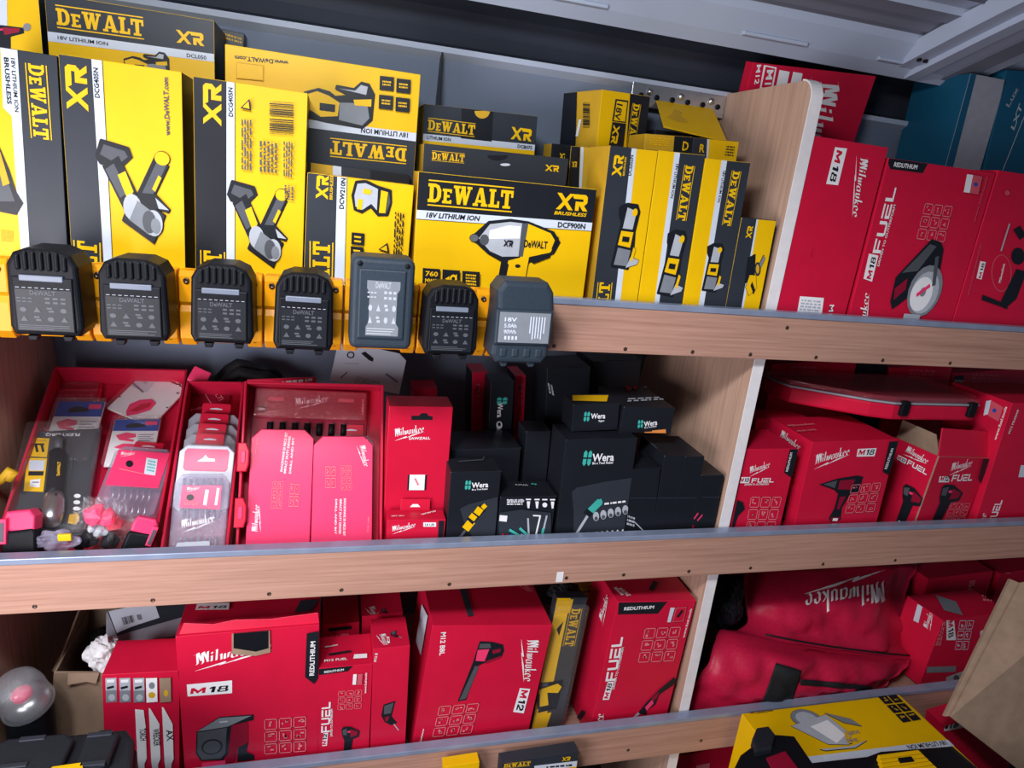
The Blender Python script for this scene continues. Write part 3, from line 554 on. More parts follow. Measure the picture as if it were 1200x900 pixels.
c.g('dewalt', (33, 74), (40, 162), 17, 'Y').t('18V LITHIUM ION', (13, 68), (18, 131), 4.5).t('BRUSHLESS', (5, 67), (9, 122), 5, bold=.04)
c.p('K', [(-20, 165), (0, 172), (12, 200), (20, 225), (28, 238), (20, 252), (-20, 244)]).p('GD', [(-10, 190), (2, 190), (18, 236), (-6, 236)]).p('YD', [(-6, 175), (1, 178), (12, 215), (4, 218)]).lines([(1, 268), (16, 270), (16, 284), (2, 283)], 5, 'YD'); c.done()
for lab, q, k, ins in (
  ('tall yellow angle grinder carton, second from the left, large grinder picture', [(67, 64), (212, 83), (218, 316), (85, 300)], 0, 0),
  ('tall yellow angle grinder carton with barcode, right of the plain grinder carton', [(226, 87), (359, 111), (356, 316), (229, 306)], 1, 0)):
    c = Carton(lab, q, .90, .078, 'Y', 'K', 'K', rest=ZU, group=GY)
    if k == 0:
        c.p('KG', [(50, 40), (106, 40), (121.5, 310), (60, 310)]).p('P', [(106, 50), (118.5, 50), (132, 310), (122, 310)]).p('K', [(118.5, 50), (119.3, 50), (132.8, 310), (132, 310)])
        c.g('xr', (104, 131), (101.5, 77), 24, 'Y').t('DCG405N', (117, 115), (115, 80), 5.5, bold=.04).t('www.DeWALT.com', (199.5, 159), (197, 91), 6, 'GD', bold=.05)
        c.g('dewalt', (117, 385), (114, 284), 20, 'Y').ill('grinder', (119, 270), (201, 276), 112)
    else:
        c.p('K', [(200, 60), (265.5, 60), (265.5, 320), (200, 320)]).p('P', [(265.5, 60), (275, 60), (275, 320), (265.5, 320)]).p('K', [(275, 60), (275.7, 60), (275.7, 320), (275, 320)])
        c.g('xr', (259.5, 148), (259.5, 98.5), 21, 'Y').t('DCG405N', (273, 137), (272.5, 103), 5.2, bold=.04)
        c.g('dewalt', (260, 400), (260, 295), 19, 'Y').ill('grinder', (270, 302), (337, 305), 92)
        c.bars([(316, 119), (316, 157), (344, 159), (344, 121)]).p('Y', [(316, 137), (344, 139), (344, 140), (316, 138)])
        c.p('K', [(282, 127), (295, 130), (293, 116)]).p('Y', [(284.5, 126), (292.8, 128), (291.8, 119)])
        c.lines([(283, 140), (296, 141), (296, 200), (283, 198)], 4, 'GD', vert=True, seed=4).lines([(304, 165), (326, 167), (326, 203), (304, 201)], 5, 'GD', vert=True, seed=5).lines([(332, 165), (344, 167), (343, 208), (332, 206)], 4, 'GD', vert=True, seed=6).lines([(333, 216), (345, 218), (345, 235), (333, 233)], 3, 'GD', vert=True, seed=8)
    c.done()
c = Carton('small black carton end poking up behind, left of the upside-down carton', [(258, 31), (285, 41), (285, 90), (258, 84)], 1.118, .035, 'K', rest=ZU, group=GB); c.lines([(264, 38), (283, 44), (283, 52), (264, 47)], 2, 'YD'); c.done()
c = Carton('large yellow carton standing upside down with an inverted cutter picture', [(265, 53), (492, 86), (486, 206), (263, 178)], .985, .11, 'Y', 'K', 'KG', rest=ZU, group=GY)
c.p('KG', [(240, 125), (520, 161), (520, 330), (240, 300)]).p('P', [(240, 125), (520, 160), (520, 170), (240, 134)]).t('www.DeWALT.com', (338, 71.5), (275, 65), 5, bold=.04)
c.t('18V LITHIUM ION', (478, 156), (423, 150), 5.5, bold=.04).g('dewalt', (476.5, 174), (387, 164.5), 15.5, 'Y')
c.ill('multiflat', (356, 142), (437, 152), 52).p('YD', [(277, 73), (309, 77), (309, 95), (277, 92)]).p('Y', [(278, 74), (308, 78), (308, 94), (278, 91)])
for x, y in ((445, 89), (464.5, 92), (444, 111), (463.5, 114)): c.p('K', [(x, y), (x + 16.5, y + 2), (x + 16, y + 18.5), (x - .5, y + 16.5)]).lines([(x + 3, y + 5), (x + 13, y + 6), (x + 13, y + 13), (x + 3, y + 12)], 2, 'Y', seed=int(x + y))
c.done()
c = Carton('carton lying behind the sander carton, showing a yellow, grey and black edge', [(363, 189), (479, 206), (479, 250), (363, 234)], .968, .016, 'K', 'K', 'YD', rest=ZU, group=GB)
c.p('YD', [(330, 180), (390, 190), (390, 260), (330, 250)]).p('P', [(390, 188), (400, 190), (400, 260), (390, 260)]).p('KG', [(400, 190), (434, 195), (434, 260), (400, 250)]); c.done()
c = Carton('yellow sander carton with sander picture, left of the impact wrench carton', [(359, 201), (483, 218), (478, 334), (357, 319)], .90, .06, 'Y', 'K', 'YD', rest=ZU, group=GY)
c.p('KG', [(340, 180), (396, 180), (391.5, 340), (340, 340)]).p('P', [(396, 180), (407, 180), (403, 350), (391.5, 350)]).p('K', [(407, 180), (407.6, 180), (403.6, 350), (403, 350)])
c.g('xr', (384, 234), (385.5, 206), 14, 'Y').t('BRUSHLESS', (389.5, 234), (390.5, 206), 3.5, 'Y').t('DCW210N', (402.5, 245), (405, 209), 5.5, bold=.04).g('dewalt', (385, 384), (387, 284), 19, 'Y').ill('sander', (410, 249), (456, 257), 40)
for x, y in ((412, 272), (411, 288)): c.p('K', [(x, y), (x + 15, y + 1.5), (x + 14.5, y + 15.5), (x - .5, y + 14)]).p('Y', [(x + 3, y + 4), (x + 11, y + 5), (x + 10.6, y + 7), (x + 3, y + 6)]).p('Y', [(x + 3, y + 9), (x + 11, y + 10), (x + 10.6, y + 12), (x + 3, y + 11)])
c.p('K', [(443, 292), (456, 296), (454, 284)]).p('Y', [(445.5, 291.5), (453.6, 294), (452.6, 287)]).lines([(462, 248), (474, 250), (471, 300), (460, 298)], 4, 'K', vert=True, seed=9); c.done()
c = Carton('big yellow impact wrench carton in front, picture of a wrench with silver nose', [(489, 203), (702, 220), (681, 349), (484, 336)], .90, .055, 'Y', 'YD', 'YD', 'Y', rest=ZU, group=GY)
c.p('K', [(470, 180), (720, 190), (720, 264), (470, 245)]).p('P', [(470, 244.5), (720, 263), (720, 272.5), (470, 255)]).p('K', [(470, 255), (720, 272.5), (720, 273), (470, 255.6)])
c.g('dewalt', (501, 236.5), (600, 245), 20.5, 'Y').g('xr', (651, 245), (688, 248), 17.5, 'Y').t('BRUSHLESS', (649, 251), (687, 254), 3.6, 'Y', bold=.05, shear=.2).t('18V LITHIUM ION', (499, 254.3), (562, 258.8), 5.6, bold=.03, shear=.2).t('DCF900N', (653, 266), (685, 268.3), 5.6, bold=.04)
c.ill('impact', (548, 325), (651, 330), 66).g('xr', (589, 288), (600, 289), 7, 'K').t('DeWALT', (613, 289), (640, 291), 8, 'K', bold=.06)
for i, x in enumerate((495, 518, 541)):
    y = 313.5 + i * 1.6; c.p('K', [(x, y), (x + 20.5, y + 1.4), (x + 20, y + 21), (x - .5, y + 19)])
    if i == 0: c.t('760', (x + 3, y + 9), (x + 17.5, y + 10), 5.5, 'Y', bold=.04).t('MWO', (x + 2.5, y + 17), (x + 17.5, y + 18), 5, 'Y', bold=.04)
    elif i == 1: c.p('Y', [(x + 3, y + 11), (x + 8, y + 8), (x + 8, y + 14)]).p('Y', ell(x + 12.5, y + 11, 4, 5)).p('K', ell(x + 12.5, y + 11, 2, 2.4)).p('Y', bar(x + 16, y + 6, x + 16, y + 16, 1.4))
    else: c.lines([(x + 4, y + 3), (x + 16, y + 4), (x + 16, y + 18), (x + 4, y + 17)], 4, 'Y', seed=12)
c.p('K', [(606, 209), (612, 203), (620, 208), (630, 207), (624, 210)], 'T'); c.done()
c = Carton('flat charcoal carton showing only its top edge behind the wrench carton', [(497, 168), (666, 186), (664, 215), (495, 198)], .965, .07, 'KG', 'YD', 'KG', rest=ZU, group=GB)
c.g('dewalt', (506, 186.5), (544, 190), 8, 'Y').g('xr', (638.5, 200), (655, 201.5), 6.5, 'Y').p('K', ell(583, 182, 12, 6, 16, 0, 180)).p('P', ell(592, 193, 6, 1.6)); c.done()
c = Carton('charcoal carton with a half-round yellow tab, topmost of the stack behind the wrench carton', [(497, 122), (629.5, 136), (627, 181), (495, 166)], 1.04, .06, 'KG', 'YD', 'KG', 'YD', rest=ZU, group=GB)
c.p('P', [(490, 156), (640, 171), (640, 178), (490, 164)]).p('Y', [(490, 164), (640, 178), (640, 400), (490, 400)]).p('K', [(541, 120), (578, 125), (576, 166), (540, 162)]).p('YD', ell(565, 130, 9, 9, 14, 0, 180)).p('YD', [(490, 118), (640, 134), (640, 136.5), (490, 121.5)])
c.g('dewalt', (501, 152), (556, 158.5), 11, 'Y').t('LITHIUM ION', (500, 162.5), (528, 165.5), 3.6).g('xr', (598, 163), (622.5, 166), 13, 'Y').t('DCB075', (606, 173), (623, 175), 3.5); c.done()
c = Carton('very small black carton wedged behind the wrench carton', [(646, 168), (668, 170), (666, 206), (644, 203)], 1.042, .04, 'K', 'YD', 'K', 'KG', rest=ZU, group=GB); c.g('xr', (655, 186), (665, 187), 6, 'Y'); c.done()
c = Carton('yellow carton with black corner half hidden left of the cutter carton', [(668, 172), (712, 173), (702, 280), (662, 275)], 1.0, .025, 'YD', 'K', 'K', 'KG', rest=ZU, group=GB)
c.p('K', [(655, 165), (680, 165), (676, 290), (650, 290)]).p('P', [(681, 165), (684.5, 165), (678, 290), (675, 290)]).g('xr', (670, 196), (676, 196), 6, 'Y').lines([(690, 190), (704, 191), (698, 225), (686, 224)], 4, 'K', vert=True, seed=2); c.done()
def slim(lab, q, strip, left, depth=.075, group=GY):
    a, b = ('KG', 'Y') if left else ('Y', 'KG')
    c = Carton(lab, q, .90, depth, a, 'YD' if left else 'Y', 'K', rest=ZU, group=group)
    (x0, x1, y0), (x2, x3, y1) = strip; e = 5
    dx0 = (x2 - x0) / (y1 - y0); dx1 = (x3 - x1) / (y1 - y0)
    top = y0 - 20; bt = y1 + 20
    c.p(b, [(x1 + dx1 * (top - y0), top), (x1 + 90, top), (x3 + 90, bt), (x1 + dx1 * (bt - y0), bt)])
    c.p('P', [(x0 + dx0 * (top - y0), top), (x1 + dx1 * (top - y0), top), (x1 + dx1 * (bt - y0), bt), (x0 + dx0 * (bt - y0), bt)]); return c
c = slim('tall narrow multi-cutter carton with charcoal left half, first of the four slim cartons', [(715, 171), (771, 176), (747, 353), (694, 349)], ((740, 746, 174), (720.5, 727, 351)), True)
c.g('xr', (727.5, 207), (731, 182), 12.5, 'Y').t('BRUSHLESS', (731.5, 206), (734, 184), 2.6, 'Y').t('DCS355N', (739, 206), (742, 182), 4.4, bold=.03).g('dewalt', (707, 410), (715, 331), 13, 'Y').ill('multi', (713, 313), (738, 316), 68); c.done()
c = slim('slim yellow carton with lettering running down its charcoal right half, second of four', [(772, 177), (827, 181), (799, 355), (748, 352)], ((790.5, 797, 178), (767, 772.5, 353)), False)
c.g('dewalt', (803.5, 193.5), (793.5, 258), 10.5, 'Y').t('18V LITHIUM ION', (792, 192), (785.5, 232), 3.6).ill('multi', (767, 345), (790, 348), 68); c.done()
c = slim('slim yellow carton with charcoal right half, third of four, left of the smallest one', [(827.5, 186), (879, 190), (851, 358), (799.5, 355)], ((845.5, 852, 188), (819, 825, 355)), False)
c.g('dewalt', (859, 200), (847, 264), 9.5, 'Y').t('18V LITHIUM ION', (847, 200), (840.5, 237), 3.4).ill('multi', (820, 341), (840, 342), 49); c.done()
c = slim('smallest slim carton, black and yellow, leaning by the wooden divider', [(869, 255), (909.5, 258.5), (890, 360), (851, 357)], ((886.5, 888.5, 256), (869, 871.5, 358)), True, .05)
c.g('xr', (879.5, 279.5), (882.5, 265), 7.5, 'Y').ill('torch', (868, 346), (886, 347), 42).p('KG', ell(887, 315, 3.5, 8)).p('YD', ell(887, 315, 2, 5.5)); c.done()
c = Carton('scuffed yellow carton with black lettered side standing high at the back', [(707, 106), (762, 112), (755, 174), (698, 170)], 1.03, .10, 'Y', 'YD', 'K', 'YD', yaw=16, rest=ZU, group=GB)
c.p('K', [(739, 100), (780, 100), (770, 180), (733, 180)]).g('dewalt', (742.5, 121), (735, 173), 10, 'Y').p('K', [(721, 116), (736, 118), (733, 144), (717, 142)]).p('Y', [(722.5, 118), (734.6, 120), (732, 142.5), (719, 141)]).t('18V', (723, 121), (719.6, 140), 9, bold=.06).p('K', [(717, 143), (733, 145), (730, 172), (713, 170)]).g('xr', (718.5, 146), (715, 168), 10, 'Y')
c.p('K', [(650, 100), (677, 106), (675, 180), (650, 180)], 'L').bars([(684, 120), (684, 150), (692, 150), (692, 121)], 'K', 'L').p('W', bar(681, 140, 677, 160, 3), 'L'); c.done()
c = Carton('small yellow and black carton on its side under the raised lid', [(757, 157), (812, 160), (808, 196), (752, 193)], .985, .06, 'YD', 'YD', 'K', 'KG', rest=ZU, group=GB)
c.p('K', [(791, 150), (830, 150), (820, 200), (787, 200)]).lines([(762, 160), (786, 162), (784, 172), (760, 170)], 4, 'Y', seed=4).t('D', (799, 176), (806, 176.5), 9, 'Y', bold=.05); c.done()
c = Carton('small carton with yellow right half tucked behind the third slim carton', [(813, 161), (866, 166), (861, 200), (808, 196)], .985, .06, 'KG', 'KG', 'YD', 'YD', rest=ZU, group=GB)
c.p('Y', [(831, 155), (880, 160), (870, 210), (828, 210)]).p('P', [(829, 155), (831.5, 155), (828, 210), (826, 210)]).t('R', (819, 178), (825, 178.5), 8, 'Y', bold=.05).lines([(851, 170), (861, 171), (859, 184), (849, 183)], 4, 'K', seed=14); c.done()
c = Carton('open carton at the back with its printed yellow lid raised', [(768, 151), (820, 160), (816, 185), (764, 178)], 1.06, .05, 'K', 'K', 'K', rest=ZU, group=GB, open_top=True, inner='K'); o = c.done()
L_ = Fit([(790, 121), (846, 114), (816, 151), (769, 149)], 1.03, 0, 62); m = MB(); m.box((-L_.w / 2, 0, 0), (L_.w / 2, .002, L_.h), 'Y', .0005)
pr = Printed(); pr.setup(L_, .002); pr.mb = m; pr.ill('bat12', (790, 145), (815, 141), 20, mono='YD'); f = m.build('raised_lid', o); f.matrix_parent_inverse = o.matrix_world.inverted(); f.matrix_world = L_.M

# ------------------------------------------------------------------ top shelf, right of the divider
GR = 'red tool cartons right of the rounded divider'
c = Carton('dark red carton behind the rounded divider, large white lettering running down', [(882, 70), (1021, 92), (1004, 170), (866, 148)], 1.105, .024, 'R', pitch=-12, rest=ZU, group=GR)
c.g('milwaukee', (962, 92), (935, 235), 27, 'W').t('M12', (887, 76), (884, 99), 6, 'W').p('W', [(895, 76), (910, 79), (905, 107), (890, 104)]).p('R', [(897, 78), (908, 80.5), (903, 105), (892, 102)]).t('M12', (899, 82), (894, 110), 9, 'W', bold=.05).p('W', [(913, 82), (925, 84), (920, 108), (908, 106)]).p('W', [(929, 84), (940, 86), (936, 108), (924, 106)]); c.done()
c = Carton('red carton leaning right beside the divider with white lettering running down', [(953, 159), (1042, 173), (990, 368), (911, 359)], .90, .10, 'R', rest=ZU, group=GR)
c.badge('M18', [(992.5, 174), (982, 217), (968, 215.5), (978.5, 172.5)]).g('milwaukee', (1008, 183), (998, 254), 11.5, 'W').p('W', [(937, 347), (965, 349), (962, 372), (933, 370)]).lines([(939, 350), (962, 352), (960, 366), (936, 364)], 4, 'GL', seed=3).t('M', (972, 357), (970.5, 365), 6, 'W').t('M18', (950, 300), (952, 290), 1.2, 'R'); c.done()
c = Carton('red carton with a circular saw picture and white lettering running up', [(1041, 187), (1168, 201), (1115, 376), (996, 366)], .90, .11, 'R', 'R', rest=ZU, group=GR)
c.p('K', [(1038, 184), (1087, 192), (1081, 203), (1043, 198)]).t('REDLITHIUM', (1047, 195), (1074, 198.5), 4, 'W').badge('M18', [(1011.5, 326.5), (1018, 297), (1029, 299.5), (1021.5, 330)]).g('FUEL', (1031, 297), (1050, 220), 12, 'W').t('DRIVEN TO OUTPERFORM', (1029.5, 312), (1049, 240), 3, 'W')
c.grid([(1083, 237), (1117, 241), (1106, 285), (1072, 281)], 'RL').ill('circsaw', (1036, 371), (1092, 375), 74).g('milwaukee', (1008, 410), (1017, 343), 9, 'W')
c.p('W', [(1131, 204), (1138, 205), (1134, 226), (1127, 225)]).p('RF', [(1138, 205), (1149, 207), (1144, 228), (1134, 226)]).p('BL', ell(1141, 216, 2.4)).t('www.fuel.tools', (1140, 260), (1155, 207), 2.5, 'RF'); c.done()
c = Carton('dark red carton at the right edge with a black cut-off saw picture', [(1171, 201), (1262, 212), (1208, 387), (1116, 375)], .90, .11, 'R', rest=ZU, group=GR)
c.badge('M18', [(1144, 326), (1148.5, 306), (1155, 307), (1150, 327.5)]).p('RF', ell(1173, 320, 12, 22)).p('R', ell(1173, 320, 11, 21)).t('Milwaukee', (1172, 331), (1177, 309), 3.5, 'W').p('K', ell(1192, 300, 8, 10)).p('K', bar(1198, 270, 1190, 275, 14)).p('K', [(1190, 315), (1202, 318), (1190, 350), (1176, 362), (1172, 352)]).p('GL', bar(1182, 262, 1172, 294, 1.6)).p('K', [(1150, 345), (1178, 356), (1180, 362), (1149, 351)]).t('www.milwaukeetool.eu', (1134, 346), (1149, 286), 2.5, 'RF').p('RF', ell(1179, 226, 3)); c.done()
GT = 'teal tool boxes at the far right'
c = Carton('teal carton with a broad grey stripe at the far right behind the red cartons', [(1139, 89), (1180, 91), (1147, 205), (1104, 200)], 1.02, .12, 'GS', 'TE', 'TE', 'TE', rest=ZU, group=GT)
c.p('TE', [(1120, 80), (1146, 80), (1113, 210), (1090, 210)]); c.done()
c = Carton('teal carton with grey lettering in the top right corner behind the red cartons', [(1181, 84), (1270, 86), (1240, 212), (1150, 206)], 1.02, .12, 'TE', rest=ZU, group=GT)
c.t('LXT', (1188, 153), (1199, 122), 7, 'GL', bold=.03, shear=.2).t('Lux', (1182, 126), (1194, 104), 7, 'GS').p('GL', bar(1174, 201, 1200, 136, .8)); c.done()

# ------------------------------------------------------------------ middle shelf: red blade boxes and black tool sets
GW = 'black tool-set cartons on the middle shelf'
c = Carton('tall red blade box with a hanging slot, left of the black cartons', [(455, 477), (531, 476), (521, 600), (451, 598)], .945, .05, 'RS', rest=ZM, name='blade_box')
c.p('R', [(475, 478), (511, 478), (510, 494), (474, 494)]).p('K', [(482, 487), (491, 487), (494, 484), (500, 484), (502, 487), (507, 488), (507, 492), (482, 492)]).g('milwaukee', (462, 512), (497, 506), 10, 'W').t('SAWZALL', (479, 515), (504, 514.5), 3.2, 'W', bold=.06).p('W', [(479, 556), (500, 556), (499, 574), (478, 574)]).p('K', [(478, 556), (480, 556), (479, 574), (477, 574)]).p('K', [(498, 556), (500, 556), (499, 574), (497, 574)]).p('RL', bar(486, 560, 490, 568, 2)); c.done()
c = Carton('small red blade box with hang tab in front of the tall red blade box', [(454, 609), (522, 609), (520, 636), (453, 636)], .905, .032, 'RS', 'R', 'R', rest=ZM, name='blade_box')
c.g('milwaukee', (459, 623), (487, 617), 7, 'W').p('W', [(496, 612), (511, 612), (511, 617), (496, 617)]).t('10 UR', (498, 616), (509, 616), 3, 'K').p('K', [(514, 610), (520.5, 610), (519, 632), (513, 632)]).t('MFT SKU', (459, 606), (474, 605.5), 2.6, 'W', 'T').t('www', (494, 604.5), (512, 600), 4, 'W', 'T'); o = c.done()
m = MB(); w = o.dimensions.x
tabp = [(-.022, 0), (.023, 0), (.023, .018), (-.022, .018)]; m.prism(tabp, 0, .0012, 'RS', .0003)
m.add([(-.008, -.0005, .006), (.008, -.0005, .006), (.004, -.0005, .0105), (-.004, -.0005, .0105)], [(0, 1, 2, 3)], 'W')
t_ = m.build('hang_tab', o); t_.location = (0, .030, c.fit.h - .001); t_.rotation_euler = (math.radians(-14), 0, 0)
def black(lab, q, Y, d, rest=ZM, **k): return Carton(lab, q, Y, d, 'K', rest=rest, group=GW, **k)
c = black('black screwdriver carton with slotted top, leftmost in the front row of black cartons', [(529, 553), (585, 552), (582, 633), (522, 633)], .905, .05)
c.g('wera_mark', (544.5, 574), (551, 574), 12.5, 'T').t('Wera', (552.5, 571.5), (572, 570.5), 6.5, 'W', bold=.05).t('Be a Tool Rebel', (553, 574.5), (571, 573.5), 2, 'W')
c.p('KG', [(539, 596), (548, 591), (583, 582), (582, 634), (556, 632), (545, 616)]).p('Y', bar(545, 620, 553, 610, 9)).p('K', bar(550, 611, 566, 594, 9.5)).p('Y', bar(552, 608, 556, 603, 8)).p('Y', bar(558, 602, 563, 595, 8)).p('Y', bar(565, 595, 569, 591, 5)).p('GD', bar(538, 630, 545, 621, 3))
c.p('GD', bar(537, 542, 566, 540, 1), 'T').p('GD', bar(566, 540, 568, 533, 1), 'T'); c.done()
c = black('low black carton with rows of white pictograms, second in the front row of black cartons', [(586, 582), (650, 582), (647, 633), (582, 633)], .905, .055)
c.lines([(594, 584.5), (613, 584.5), (612, 592), (594, 592)], 3, 'W', seed=5)
for i in range(5): c.p('GL', ell(596.5 + i * 4, 586.5, 1.6))
for i, x in enumerate((616, 626, 635, 644)): c.p('W', [(x, 584), (x + 6, 584), (x + 6, 585.6), (x, 585.6)]).p('W', [(x + 1, 587), (x + 5, 587), (x + 4, 595), (x + 2, 595)] if i != 2 else ell(x + 3, 591, 2.8))
c.p('W', bar(624, 603, 633, 603.5, 1.6)).p('W', bar(632.5, 603, 627, 627, 1.8)).p('KG', [(584, 600), (610, 596), (645, 600), (645, 633), (584, 633)])
c.p('W', bar(624, 603, 633, 603.5, 1.6)).p('W', bar(632.5, 603, 627, 627, 1.8)).p('GL', bar(618, 606, 619, 626, 2)).p('GL', bar(640, 603, 636, 620, 2)).p('T', bar(636, 618, 634, 628, 3)).p('W', [(583, 602), (594, 603), (593, 610), (583, 609)])
for i, (k, x) in enumerate((('R', 586), ('RD', 591), ('BL', 596), ('T', 602), ('GL', 608))): c.p(k, bar(x, 630, x + 3, 624, 2.4))
c.p('T', bar(596, 619, 608, 626, 3)).p('T', bar(608, 617, 618, 626, 3)).g('wera_mark', (628, 572), (622, 571), -4, 'T', 'T').t('Wera', (618, 571), (603, 571), 4, 'GL', 'T'); c.done()
c = black('biggest black carton with a teal and silver ratchet set picture', [(664, 515), (743, 514), (734, 632), (650, 632)], .905, .068)
c.g('wera_mark', (682, 546), (691.5, 546), 19, 'T').t('Wera', (693.5, 540.5), (719, 539.5), 9, 'W', bold=.06).t('Be a Tool Rebel', (694, 544), (718, 543), 2.8, 'W')
c.p('KG', [(670, 576), (676, 571), (710, 564), (745, 559), (745, 640), (672, 640), (672, 600)]).p('GL', bar(674, 627, 689, 603, 3)).p('GL', bar(676, 627, 671, 632, 4)).p('T', bar(689, 601, 703, 587, 8)).p('K', bar(687, 603, 691, 598, 9)).p('T', bar(700, 588, 705, 586, 5))
for i in range(5): c.p('GL', ell(698 + i * 8.5, 604.5 - i * 2, 3.6, 5.5)).p('GD', ell(698 + i * 8.5, 607 - i * 2, 2, 2.4))
for i in range(9): c.p('W', bar(697 + i * 6, 627 - i * .6, 699 + i * 6, 622 - i * .6, 2))
c.lines([(707, 587), (732, 584), (732, 588), (707, 591)], 1, 'W', seed=2); c.done()
for lab, q, d, Y in (('narrow black carton with a slanted inner flap, right of the biggest black carton', [(740, 550), (773, 549), (765, 632), (733, 632)], .06, .905), ('tall plain black carton with a thumb notch, third from the right in its row', [(779, 534), (802, 534), (788, 631), (763, 631)], .09, .905),
                     ('tall plain black carton second from the right in its row', [(803, 535), (825, 535), (809, 630), (787, 630)], .09, .905), ('black carton nearest the divider with two thin red strokes', [(822, 557), (848, 557), (835, 630), (808, 630)], .11, .905)):
    c = black(lab, q, Y, d)
    if 'narrow' in lab: c.lines([(728, 600), (745, 606), (743, 618), (728, 614)], 3, 'GL', seed=7).p('GL', bar(744, 612, 756, 624, 1.2))
    if 'red' in lab:
        c.p('KG', [(822, 582), (846, 582), (846, 583), (822, 583)]).p('RP', bar(813, 608, 818, 601, 1.4)).p('RP', bar(817, 610, 823, 603, 1.4)).p('RD', bar(808, 622, 812, 615, 4))
    else: c.p('KG', [(700, 583), (900, 583), (900, 584), (700, 584)])
    if 'notch' in lab: c.p('GD', bar(759, 516, 770, 526, 1.2), 'T')
    c.done()
zt = at(664, 515, .905).z
c = black('small black carton with a yellow sticker on top of the biggest black carton', [(671, 475), (727, 472), (723, 503), (671, 503)], .935, .05, rest=zt)
c.g('wera_mark', (683.5, 494), (690, 494), 12, 'T').t('Wera', (692, 490.5), (709, 490), 6, 'W', bold=.05).t('2go', (701, 494), (708, 493.6), 2, 'W').p('Y', [(671, 470), (711, 471), (713, 463.6), (671, 463.6)], 'T'); c.done()
c = black('black carton with an orange screwdriver picture beside the yellow-stickered one', [(731, 480), (792, 475), (785, 510), (727, 504)], .93, .11, rest=zt + .0006)
c.g('wera_mark', (747, 502), (753, 501.5), 10, 'T').t('Wera', (754.5, 500), (770, 497.5), 6, 'W', bold=.05).t('Be a Tool Rebel', (755, 502), (769, 500), 1.8, 'W').p('OR', bar(755, 508, 764, 507.4, 4)).p('OR', bar(764, 507, 780, 505.5, 5.5)).p('GL', bar(742, 509, 755, 508, 1.6))
c.lines([(735, 472), (786, 469), (780, 465), (736, 467)], 2, 'GL', 'T', seed=3).p('RD', bar(738, 458, 726, 438, 5), 'T').p('RD', bar(746, 456, 741, 447, 6), 'T').lines([(756, 456), (772, 456), (766, 446), (750, 447)], 3, 'GL', 'T', seed=5); c.done()
c = black('plain black carton standing behind the pictogram carton', [(617, 506), (645, 505), (639, 580), (611, 580)], .975, .05); c.done()
c = black('wide plain black carton lying behind the screwdriver carton', [(529, 527), (610, 525), (606, 580), (528, 582)], .972, .08); c.done()
c = black('upright black wrench carton with lettering running down, at the back', [(575, 447), (602, 447), (599, 520), (572, 520)], 1.06, .05)
c.g('wera_mark', (582, 474), (594, 474), 9, 'T').t('Wera', (583.5, 472), (582.5, 489), 6, 'W', bold=.05).p('W', ell(585, 498, 3.6, 4.6)).p('K', ell(585, 497, 1.8, 2.4)).p('GL', bar(584, 502, 583, 512, 4)); c.done()
c = black('black carton high at the back behind the yellow-stickered one', [(640, 432), (692, 430), (688, 500), (640, 502)], 1.06, .08); c.lines([(641, 448), (648, 452), (650, 464), (643, 460)], 2, 'GL', vert=True, seed=2); c.done()
c = black('black carton in the back corner against the divider', [(694, 424), (752, 421), (744, 500), (690, 500)], 1.10, .09); c.done()
for lab, q, Y in (('slim dark red carton left of the upright wrench carton at the back', [(553, 437), (572, 436), (570, 520), (552, 520)], 1.13), ('slim red carton right of the upright wrench carton at the back', [(603, 440), (616, 440), (613, 520), (601, 520)], 1.10)):
    c = Carton(lab, q, Y, .06, 'R', 'K', 'K', rest=ZM); c.t('M12', (q[0][0] + 5, 450), (q[0][0] + 4, 475), 5, 'RF'); c.done()

# ------------------------------------------------------------------ middle shelf, right of the divider
GM = 'red tool cartons on the middle shelf'
c = Carton('red carton right of the middle divider, black tool picture at its left edge', [(875, 526), (933, 526), (915, 622), (855, 622)], .905, .09, 'R', rest=ZM, group=GM)
c.g('milwaukee', (878, 555), (902, 547), 8, 'W').badge('M18', [(867, 559), (879, 559), (877.5, 566), (865.5, 566)]).g('FUEL', (880, 565.5), (906, 565), 5, 'W').t('DRIVEN TO OUTPERFORM', (872, 568.5), (900, 568), 2, 'W').grid([(879, 581), (917, 581), (907, 624), (872, 624)], 'RL')
c.p('K', [(925, 526), (935, 526), (930, 555), (926, 559), (918, 553)]).t('REDLITHIUM', (922.5, 552), (928, 530), 3, 'W').p('K', [(855, 582), (870, 588), (872, 596), (864, 604), (858, 622), (850, 622)]); c.done()
c = Carton('small red carton seen behind, between the divider and the rivet tool carton', [(886, 490), (948, 491), (940, 530), (880, 530)], 1.035, .05, 'R', rest=ZM, group=GM); c.g('milwaukee', (896, 512), (938, 505), 8, 'RL'); c.done()
c = Carton('red carton with a black rivet tool picture, square in the middle right bay', [(950.5, 518), (1051, 515), (1027, 618), (932, 619)], .905, .12, 'R', rest=ZM, group=GM)
c.g('milwaukee', (954, 544.5), (995, 533), 11, 'W').badge('M18', [(1005, 526), (1027, 525), (1024.5, 534.5), (1003.5, 535)]).ill('rivet', (946, 611), (994, 612), 50).grid([(997, 567), (1033, 564), (1024, 600), (988, 602)], 'RL').p('W', [(985, 615), (1004, 614), (1003, 625), (984, 625)])
c.p('K', [(1041, 517), (1054, 516), (1044, 546), (1040, 556), (1033, 552)]).t('REDLITHIUM', (1038, 549), (1046, 525), 3.5, 'W').g('milwaukee', (915, 511), (938, 528), 7, 'W', 'L').p('K', bar(922, 582, 918, 610, 5), 'L').t('Milwaukee', (925, 501.5), (955, 499), 4, 'RL', 'T').t('M18 GG', (934, 508), (957, 506), 3.5, 'RL', 'T'); c.done()
